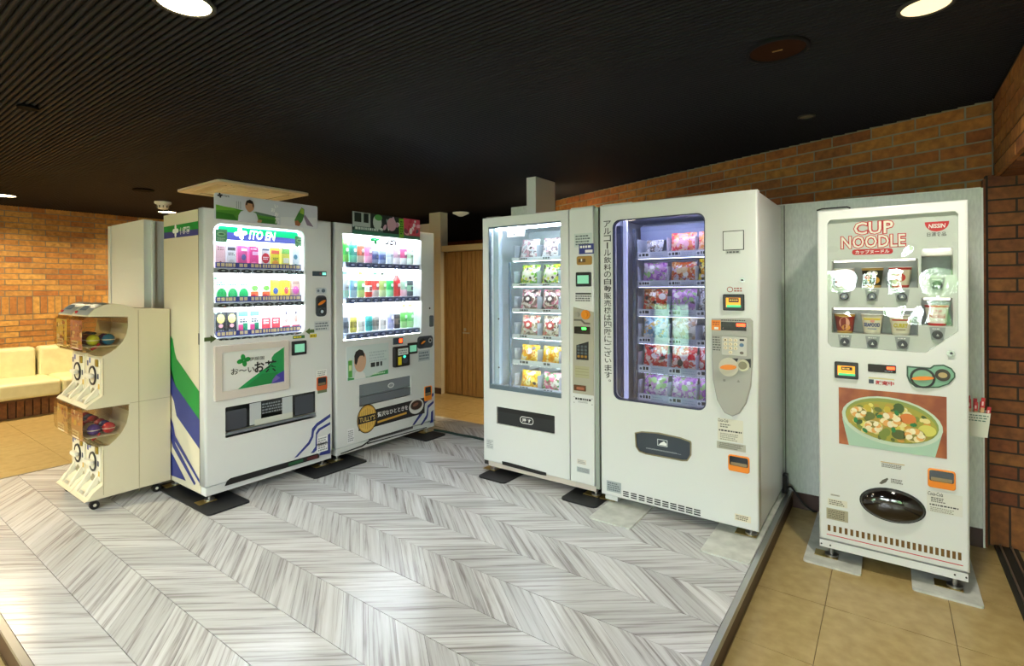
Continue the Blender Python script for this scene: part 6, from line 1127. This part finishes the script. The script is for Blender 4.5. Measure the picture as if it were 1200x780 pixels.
# lower panel details
q = MB(); a = V.R(1032, 540, 1060, 551); w2, h2 = a[2] - a[0], a[3] - a[1]; q.rect((a[0], a[3] - h2 * .14, a[2], a[3]), -.0013, C('#c8a868')); fine(q, (a[0] + .004, a[1], a[2] - .008, a[3] - h2 * .25), -.0013, C('#6d675a'), 3); V.part(q, 'sticker')
q = MB(); a = V.R(1044, 560, 1058, 568); fine(q, a, -.0013, C('#5a564c'), 3); q.poly(V.P([(1030, 566), (1034, 562), (1040, 559.5), (1041, 561), (1038, 565), (1033, 567)]), -.0013, C('#5a564c')); V.part(q, 'pull_mark')
cc = V.f(1045, 591.8); aa = (V.f(1084, 592)[0] - V.f(1006, 592)[0]) / 2; bb_ = (V.f(1045, 572)[1] - V.f(1045, 611.5)[1]) / 2
q = MB(); q.plate(ell(cc[0], cc[1], aa, bb_, 36), [], -.004, 0, mat('oval_rim', '#0c0c0c', .3), .002); ov = V.part(q, 'delivery_door'); q = MB()
vs, fs = [], []; n = 36
for k in range(7):
    rad = math.cos(k / 6 * math.pi / 2); yb = -.006 - .035 * math.sin(k / 6 * math.pi / 2); vs += [(cc[0] + aa * .96 * max(rad, .001) * math.cos(2 * math.pi * i / n), yb, cc[1] + bb_ * .93 * max(rad, .001) * math.sin(2 * math.pi * i / n)) for i in range(n)]
fs = [(k * n + i, k * n + (i + 1) % n, (k + 1) * n + (i + 1) % n, (k + 1) * n + i) for k in range(6) for i in range(n)]
q.add(vs, fs, mat('oval_dark_gloss', '#16110e', .08, spec=.8), True); q.build('dome', ov)
coin_return(V, V.R(1087, 547.5, 1120, 575))
q = MB(); a = V.R(1086, 574, 1128, 606); w2, h2 = a[2] - a[0], a[3] - a[1]; q.rect(a, -.0013, C('#d9d8d0')); text(q, 'Coca-Cola', (a[0] + w2 * .03, a[1] + h2 * .80, a[0] + w2 * .46, a[1] + h2 * .98), -.0019, blk, .01, .3); fine(q, (a[0] + w2 * .08, a[1] + h2 * .3, a[2] - w2 * .08, a[1] + h2 * .42), -.0019, C('#333333'), 1); fine(q, (a[0] + w2 * .1, a[1] + h2 * .02, a[0] + w2 * .8, a[1] + h2 * .26), -.0019, C('#9a968a'), 3); fine(q, (a[0] + w2 * .12, a[1] + h2 * .48, a[0] + w2 * .55, a[1] + h2 * .74), -.0019, C('#55524a'), 3); V.part(q, 'sticker', None, 'white service sticker with script lettering')
V.sticker(V.R(973.5, 578, 984, 582), C('#b9b5a6'), 1, grey); V.sticker(V.R(970, 583, 993, 595.5), C('#dcd8c8'), 3, C('#6a665a')); V.sticker(V.R(968.5, 594, 994, 612.5), C('#a8a088'), 5, C('#6a634e'), label='beige rating plate at the lower left corner')
for k in range(24):
    u = k / 23; c = V.f(971.6 + u * 153, 618 + u * 33.5); q = MB(); t0 = V.f(971.6 + u * 153, 614.5 + u * 32)[1] - V.f(971.6 + u * 153, 621.5 + u * 34)[1]; q.rect((c[0] - .0062, c[1] - t0 / 2, c[0] + .0062, c[1] + t0 / 2), -.0013, C('#6a4a10')); V.part(q, 'gold_bar')
q = MB(); a, b_ = V.f(968.8, 625.2), V.f(1128.6, 660); q.rect((a[0], a[1] - .002, b_[0], a[1] + .002), -.0013, C('#c8303a')); V.part(q, 'red_line')
q = MB(); q.tube([(-.004, .02, ztop + .006), (.02, .02, ztop + .012), (.13, .02, ztop + .012), (.145, .02, ztop + .004)], .004, blk); V.part(q, 'hinge_rod')
# chopstick holder hanging on its right side with wrapped chopsticks
hx0, hx1, hy0, hy1 = .2925, .392, 3.38, 3.46
hz0, hz1 = ony(1150, 512, hy0).z, ony(1150, 483.5, hy0).z
ht = empty('chopstick_holder', (hx0, hy0, hz0), 0, 'white open box with green print hung on the side of the instant noodle machine', 'holder')
q = MB(); wb_, db_, hb_ = hx1 - hx0, hy1 - hy0, hz1 - hz0; t = .003; hm = mat('holder_white', '#d8d8c8', .45)
q.prism([(0, 0), (wb_ - .012, 0), (wb_, hb_), (0, hb_)], 0, t, hm, 'y'); q.prism([(0, 0), (wb_ - .012, 0), (wb_, hb_), (0, hb_)], db_ - t, db_, hm, 'y'); q.box(0, t, t, db_ - t, 0, hb_, hm); q.prism([(wb_ - .012 - t, 0), (wb_ - .012, 0), (wb_, hb_), (wb_ - t, hb_)], t, db_ - t, hm, 'y'); q.box(t, wb_ - .013, t, db_ - t, 0, t, hm); q.build('box', ht)
q = MB(); fine(q, (.004, hb_ * .62, wb_ - .008, hb_ * .94), -.0008, C('#4a6a5a'), 3, .4); q.build('printed_notice', ht)
for k in range(9):
    x, y = hx0 + .010 + (k % 5) * .017, hy0 + .018 + (k // 5) * .03; q = MB(); zz = .185 - (k % 3) * .012 - (.03 if k % 5 == 4 else 0)
    q.box(-.006, .006, -.003, .003, 0, zz * .78, mat('chopstick_sleeve', '#d8a878', .5)); q.box(-.0072, .0072, -.0036, .0036, zz * .74, zz, C('#c8242c')); q.rect((-.004, zz * .8, .002, zz * .9), -.0042, C('#f0c8c8')); o = q.build('chopstick_packet', None, (x, y, hz0 + .004), label='red-tipped wrapped chopsticks, %s %s the white holder' % (ORD[k % 5], 'in the front row of' if k < 5 else 'in the back row of'), cat='chopsticks', group='wrapped chopsticks in the holder'); o.rotation_euler[1] = math.radians((k % 5 - 1.5) * 3)
# ------------------------------------------------------------------ capsule toy machine
GX = -3.87; CW = .288
gp = empty('capsule_toy_machine', (GX - CW, 1.2, 0), 0, 'cream capsule toy machine with four clear globes on castors beside the leftmost drink machine', 'toy machine')
ox, oy = GX - CW, 1.2
G = lambda px, py: (lambda p: (p.y - oy, p.z))(onx(px, py, GX))
gcream = mat('toy_machine_cream', '#d9d0b4', .38); gwhite = mat('toy_machine_white', '#dcd8c6', .35)
win_lo = [G(*p) for p in ((120.4, 523), (128, 521.5), (136, 514.5), (143, 506), (148.5, 496), (151, 485), (151.6, 473.2))]
win_up = [G(*p) for p in ((120, 417.5), (128, 413.5), (137, 407.7), (144, 400), (148.5, 391), (150.2, 382), (150.4, 371))]
body = [G(199.5, 571), G(98.6, 597.5), G(99, 592), G(103, 586.5), G(110, 577), G(120.4, 568)] + win_lo + [G(102, 480.3), G(99.7, 479.5), G(103, 476), G(111, 470), G(120, 464)] + win_up + [G(102.3, 371), G(106, 366.5), G(111.3, 362), G(120, 357.7), G(131.8, 355.6), G(143, 356.8), G(152.3, 359.4), G(158, 361), G(199.5, 361.5)]
zmin = .065
body = [(y, max(z, zmin)) for y, z in body]; body[0] = (1.47 - oy, zmin); body[-1] = (1.47 - oy, body[-1][1])
for side, x0 in ((0, -CW), (1, .004)):
    x1 = x0 + CW - .004
    q = MB(); t = .008
    # outer walls with the full silhouette are the two side plates; the middle is built between them
    q.prism(body, x0, x1, gcream, 'x'); q.build('housing', gp)
    for lvl, wn in enumerate((win_lo, win_up)):
        fr = [(G(*p)) for p in (((100, 481), (97.3, 484), (96.3, 490), (96.3, 508), (98, 516), (103, 521), (112, 523.5)) if lvl == 0 else ((102, 372), (98, 375), (95.5, 380), (95.3, 399), (97.5, 409), (103, 414), (112, 417)))]
        prof = fr + [(a + .002, c) for a, c in wn[:-1]] + [(wn[-1][0] - .004, wn[-1][1] - .006)]
        q = MB(); q.prism(prof, x0 + .004, x1 - .004, glass('globe_plastic', '#f0ead8', 1.6), 'x'); gl_ = q.build('globe', gp)
        yf = min(p[0] for p in prof); ys = max(p[0] for p in prof); zs = [p[1] for p in prof]; zb, zt3 = min(zs), max(zs)
        q = MB(); q.box(x0 + .012, x1 - .012, yf + .03, ys - .05, zb + .058, zb + .062, gwhite); q.build('capsule_shelf', gl_)
        q = MB(); cc_ = [['#8a5a48', '#c8a070'], ['#b88a90', '#d8c8a0']][lvl][side] if False else ['#c8a06a', '#a8745a', '#d8c060', '#b87a80'][lvl * 2 + side]
        q.rect((x0 + .03, zb + .045, x1 - .035, zt3 - .02), yf + .012, C(cc_)); R_ = random.Random(side * 3 + lvl)
        for k in range(16): q.poly(ell(R_.uniform(x0 + .05, x1 - .05), R_.uniform(zb + .06, zt3 - .035), R_.uniform(.008, .028), R_.uniform(.008, .02), 10), yf + .0115 - k * .0001, C(R_.choice(['#6a3a28', '#e8d8b0', '#d07a3a', '#f0e8d0', '#8a3048', '#c8b040', '#3a2a24'])))
        q.rect((x0 + .06, zb + .05, x1 - .10, zb + .095), yf + .0095, C('#ece0c4')); fine(q, (x0 + .065, zb + .056, x1 - .105, zb + .09), yf + .009, C('#6a3a28'), 2); q.build('display_card', gl_)
        q = MB(); q.tube([(x1 - .05, yf + .06, zb + .04), (x1 - .05, yf + .09, zb + .06), (x1 - .05, yf + .10, zb + .075)], .007, C('#b8202c')); q.build('feed_spring', gl_)
        # face plate with knob below the globe
        fy = G(120.2, 545)[0] if lvl == 0 else G(120, 440)[0]; zc = G(120.2, 545)[1] if lvl == 0 else G(120, 442)[1]; xc = (x0 + x1) / 2
        q = MB(); q.box(x0 + .02, x1 - .02, fy - .006, fy - .0005, zc - .10, zc + .11, gwhite); fp = q.build('face_plate', gp)
        q = MB(); n = 24; R1, R0 = .060, .050
        q.plate(ell(xc, zc, R1, R1, n), [ell(xc, zc, R0, R0, n)], fy - .014, fy - .007, C('#22242c')); q.build('dial_ring', fp)
        q = MB(); q.cyl((xc, fy - .0065, zc), .046, -.006, gwhite, 'y', 22); q.rbox(xc - .05, xc + .05, fy - .04, fy - .012, zc - .014, zc + .014, gwhite, .008); q.build('turn_handle', fp)
        q = MB(); q.rbox(xc + .06, xc + .095, fy - .016, fy - .006, zc + .06, zc + .105, mat('brass_slot', '#a08a3a', .35, .7), .003); q.build('coin_slot', fp)
        for a, c, colr in ((-.10, .07, '#3a3a70'), (-.06, .09, '#4a5aa0'), (.085, .0, '#2a3050'), (.10, -.06, '#c8a848'), (-.11, -.05, '#d8d0b0')): q = MB(); q.rect((xc + a - .014, zc + c - .016, xc + a + .014, zc + c + .016), fy - .0068, C(colr)); q.build('sticker', fp)
        # outlet arch and ridges on the sloping chute
        q = MB(); arch = [(xc - .04, zc - .155), (xc + .04, zc - .155)] + [(xc + .04 * math.cos(t_), zc - .125 + .05 * math.sin(t_)) for t_ in [math.pi * k / 10 for k in range(11)]]; q.poly(arch, fy - .0072, C('#8a8468')); q.build('outlet', fp)
        pA, pB = (G(103, 585), G(118.5, 568.5)) if lvl == 0 else (G(103, 475), G(118.5, 464.5))
        for xx in (-.075, .075):
            q = MB(); q.prism([(pA[0], pA[1] + .0), (pA[0], pA[1] + .012), (pB[0], pB[1] + .05), (pB[0] + .004, pB[1])], xc + xx - .012, xc + xx + .012, gwhite, 'x'); q.build('chute_rail', gp)
        q = MB(); q.add([(xc - .03, pA[0] - .001, pA[1] + .006), (xc + .03, pA[0] - .001, pA[1] + .006), (xc + .03, pA[0] + .01, pA[1] + .02), (xc - .03, pA[0] + .01, pA[1] + .02)], [(0, 1, 2, 3)], C('#a8a698')); q.build('chute_mark', gp)
        # capsules
        cols_ = (['#b87040', '#8a5030', '#c8d030', '#d8c890', '#5a3a70', '#1f6a9a'], ['#c03038', '#c8b8a0', '#5a3aa0', '#b02838', '#3a3a80', '#c03038'])[1 - lvl]
        nm_ = {'#8a5030': 'brown', '#c8d030': 'yellow-green', '#1f6a9a': 'blue', '#b87040': 'orange-brown', '#d8c890': 'cream', '#5a3a70': 'dark violet', '#5a3aa0': 'purple', '#c03038': 'red', '#c8b8a0': 'pale beige', '#b02838': 'deep red', '#3a3a80': 'navy'}
        for k in range(6):
            rc = .034; xx = x0 + .055 + (k % 3) * .078 + (.012 if k > 2 else 0); yy = yf + .075 + (k // 3) * .075 if lvl else yf + .075 + (k // 3) * .072
            zz = zb + .0625 + rc; q = MB(); q.ball((0, 0, 0), rc, C(cols_[k], .25), 14, 8); q.cyl((0, 0, -.002), rc * 1.02, .004, C('#e8e4dc', .3), 'z', 16)
            q.build('toy_capsule', None, (ox + xx, oy + yy, zz), label='%s toy capsule, %s from left, %s row, %s %s globe' % (nm_[cols_[k]], ORD[k % 3], 'front' if k < 3 else 'back', 'upper' if lvl else 'lower', 'right' if side else 'left'), cat='capsule', group='capsules in the toy machine')
    # top lid with labels
    q = MB(); lp = [G(*p) for p in ((103, 370), (107, 365.5), (112, 361.5), (120, 357.2), (128, 355.3))]; P = [(x, a, c + .003) for a, c in lp for x in (x0 + .012, x1 - .012)]; q.add(P, [(2 * i, 2 * i + 1, 2 * i + 3, 2 * i + 2) for i in range(4)], mat('lid_silver', '#a9b0b0', .3, .3)); q.build('lid', gp)
    q = MB(); q.add([(x0 + .05, lp[0][0] + .02, lp[0][1] + .030), (x0 + .17, lp[0][0] + .02, lp[0][1] + .030), (x0 + .17, lp[1][0] + .03, lp[1][1] + .036), (x0 + .05, lp[1][0] + .03, lp[1][1] + .036)], [(0, 1, 2, 3)], C('#5a6a78')); q.build('lid_label', gp)
    q = MB(); q.box(x0 + .02, x0 + .05, lp[0][0] + .005, lp[0][0] + .03, lp[0][1] + .01, lp[0][1] + .024, C('#b8202c')); q.build('lid_tab', gp)
q = MB(); sx_ = CW + .0006; ln = mat('panel_line', '#a89c7c', .6)
for a, c in (((121, 527), (121, 580)), ((162, 363), (162, 575)), ((121, 420), (121, 463))):
    p0, p1 = G(*a), G(*c); q.box(sx_, sx_ + .001, p0[0] - .0012, p0[0] + .0012, p1[1], p0[1], ln)
q.build('panel_seam', gp); q = MB(); p0, p1 = G(152, 472), G(199, 465); q.box(sx_, sx_ + .001, p0[0], 1.468 - oy, p0[1] - .0012, p0[1] + .0012, ln); q.build('panel_seam', gp)
for x in (-CW + .05, CW - .04):
    for y in (-.13, .2):
        q = MB(); q.cyl((x - .012, y, .025), .025, .024, black, 'x', 16); q.cyl((x - .014, y, .025), .009, .028, gwhite, 'x', 12); q.box(x - .02, x + .02, y - .02, y + .02, .055, .066, steel); q.build('castor', gp)
# ------------------------------------------------------------------ sofa along the left brick wall
cush = noise_mat('cream_leather', '#d6cfa2', '#e0daae', 12, .38, (1, 1, 1), .05)
sf = empty('bench_sofa', (-8.2, 1.8, LOW), 0, 'long cream leather bench sofa on a brick base along the left wall', 'sofa')
for y0, y1 in ((-.9, .03), (.035, .97), (.975, 1.9)):
    q = MB(); q.rbox(-.33, .44, y0, y1, .22, .40, cush, .035, 3); q.build('seat_cushion', sf); q = MB(); q.rbox(-.37, -.16, y0 - .1 + .02, y1 - .1, .36, .74, cush, .04, 3); q.build('back_cushion', sf)
q = MB(); q.box(-.36, .30, -.9, 1.9, .0, .22, mortar_dk); q.box(-.36, .36, -.9, 1.9, .19, .218, mat('sofa_rail', '#5a3a1c', .5)); q.build('base', sf)
for k in range(40):
    y = -.9 + k * .07
    if inframe((-7.89, 1.8 + y + .035, 0)): piece('brick', unit_box('brick', .02, .06, .185, brick_mat('sofa_base_brick', [(0, '#7a4a22'), (.5, '#8f5f2c'), (1, '#6d4220')])), sf, (.311, y + .035, .095))
# ------------------------------------------------------------------ pads and plates under the machine feet
def pad(name, x0, x1, y0, y1, z, m, label, cat, grp, h=.010, r=.02):
    q = MB(); q.prism(rr((x0, y0, x1, y1), r), z, z + h, m, 'z'); return q.build(name, None, label=label, cat=cat, group=grp)
pad('rubber_mat', -4.0, -3.225, 1.42, 1.67, 0, rubber, 'black rubber mat under the left feet of the leftmost drink machine', 'rubber mat', 'black mats under machine feet')
pad('rubber_mat', -4.0, -3.24, 2.13, 2.58, 0, rubber, 'wide black rubber mat shared by the feet of the two drink machines', 'rubber mat', 'black mats under machine feet')
pad('rubber_mat', -4.0, -3.24, 3.20, 3.45, 0, rubber, 'black rubber mat under the right feet of the second drink machine', 'rubber mat', 'black mats under machine feet')
pad('rubber_mat', -2.345, -2.11, 2.81, 3.64, 0, rubber, 'black rubber mat under the left feet of the glass door snack machine', 'rubber mat', 'black mats under machine feet', .010, .03)
pad('rubber_mat', -1.675, -1.43, 2.81, 3.64, 0, rubber, 'black rubber mat under the right feet of the glass door snack machine', 'rubber mat', 'black mats under machine feet', .010, .03)
pad('steel_plate', -1.405, -1.155, 2.675, 3.70, 0, plate_m, 'white plate under the left feet of the rounded window machine', 'floor plate', 'white plates under machine feet', .008, .012)
pad('steel_plate', -.775, -.545, 2.66, 3.74, 0.0, plate_m, 'white plate at the platform edge under the right feet of the rounded window machine', 'floor plate', 'white plates under machine feet', .008, .012)
pad('steel_plate', -.37, -.12, 3.068, 3.78, LOW, plate_m, 'white plate under the left feet of the instant noodle machine', 'floor plate', 'white plates under machine feet', .010, .015)
pad('steel_plate', .08, .332, 3.068, 3.78, LOW, plate_m, 'white plate under the right feet of the instant noodle machine', 'floor plate', 'white plates under machine feet', .010, .015)
for x0 in (-1.405, -.775):
    pass
# ------------------------------------------------------------------ cables
def cable(name, pts, r, m, label):
    q = MB(); P = []
    pts = [Vector(p) for p in pts]
    for i in range(len(pts) - 1):
        p0, p1, p2, p3 = pts[max(i - 1, 0)], pts[i], pts[i + 1], pts[min(i + 2, len(pts) - 1)]
        for k in range(6):
            t = k / 6; P.append(.5 * ((2 * p1) + (p2 - p0) * t + (2 * p0 - 5 * p1 + 4 * p2 - p3) * t * t + (3 * p1 - p0 - 3 * p2 + p3) * t ** 3))
    P.append(pts[-1]); q.tube(P, r, m); q.build(name, None, label=label, cat='cable')
cable('power_cable', [tuple(onz(509, 503.5, .012)), tuple(onz(522, 505.5, .012)), tuple(onz(540, 509.5, .012)), tuple(onz(552, 511.3, .012)), tuple(onz(566, 514.5, .012)), tuple(onz(590, 519, .012))], .011, mat('dark_green_cord', '#0e2c26', .5), 'dark green flat cord on the platform between the drink machine and the snack machine')
q = MB(); p = onz(918, 568, .05); q.rbox(-.03, .0, 3.69 - 3.73, 3.75 - 3.73, 0, .12, black, .006); q.build('power_plug', None, (-.53, 3.735, .004), label='black plug block behind the rounded window machine at the platform edge', cat='plug')
cable('power_cable', [(-.545, 3.70, .03), (-.52, 3.72, .05), (-.50, 3.73, .03), (-.45, 3.73, -.04), (-.40, 3.74, -.08), (-.385, 3.755, -.088), (-.38, 3.77, -.092)], .006, black, 'black power cord drooping from the platform edge toward the instant noodle machine')
cable('power_cable', [(-.55, 3.70, .07), (-.60, 3.715, .085), (-.68, 3.735, .05), (-.8, 3.745, .018)], .005, mat('grey_cord', '#8a8468', .5), 'thin grey cord behind the rounded window machine')
print('objects', len(bpy.data.objects))
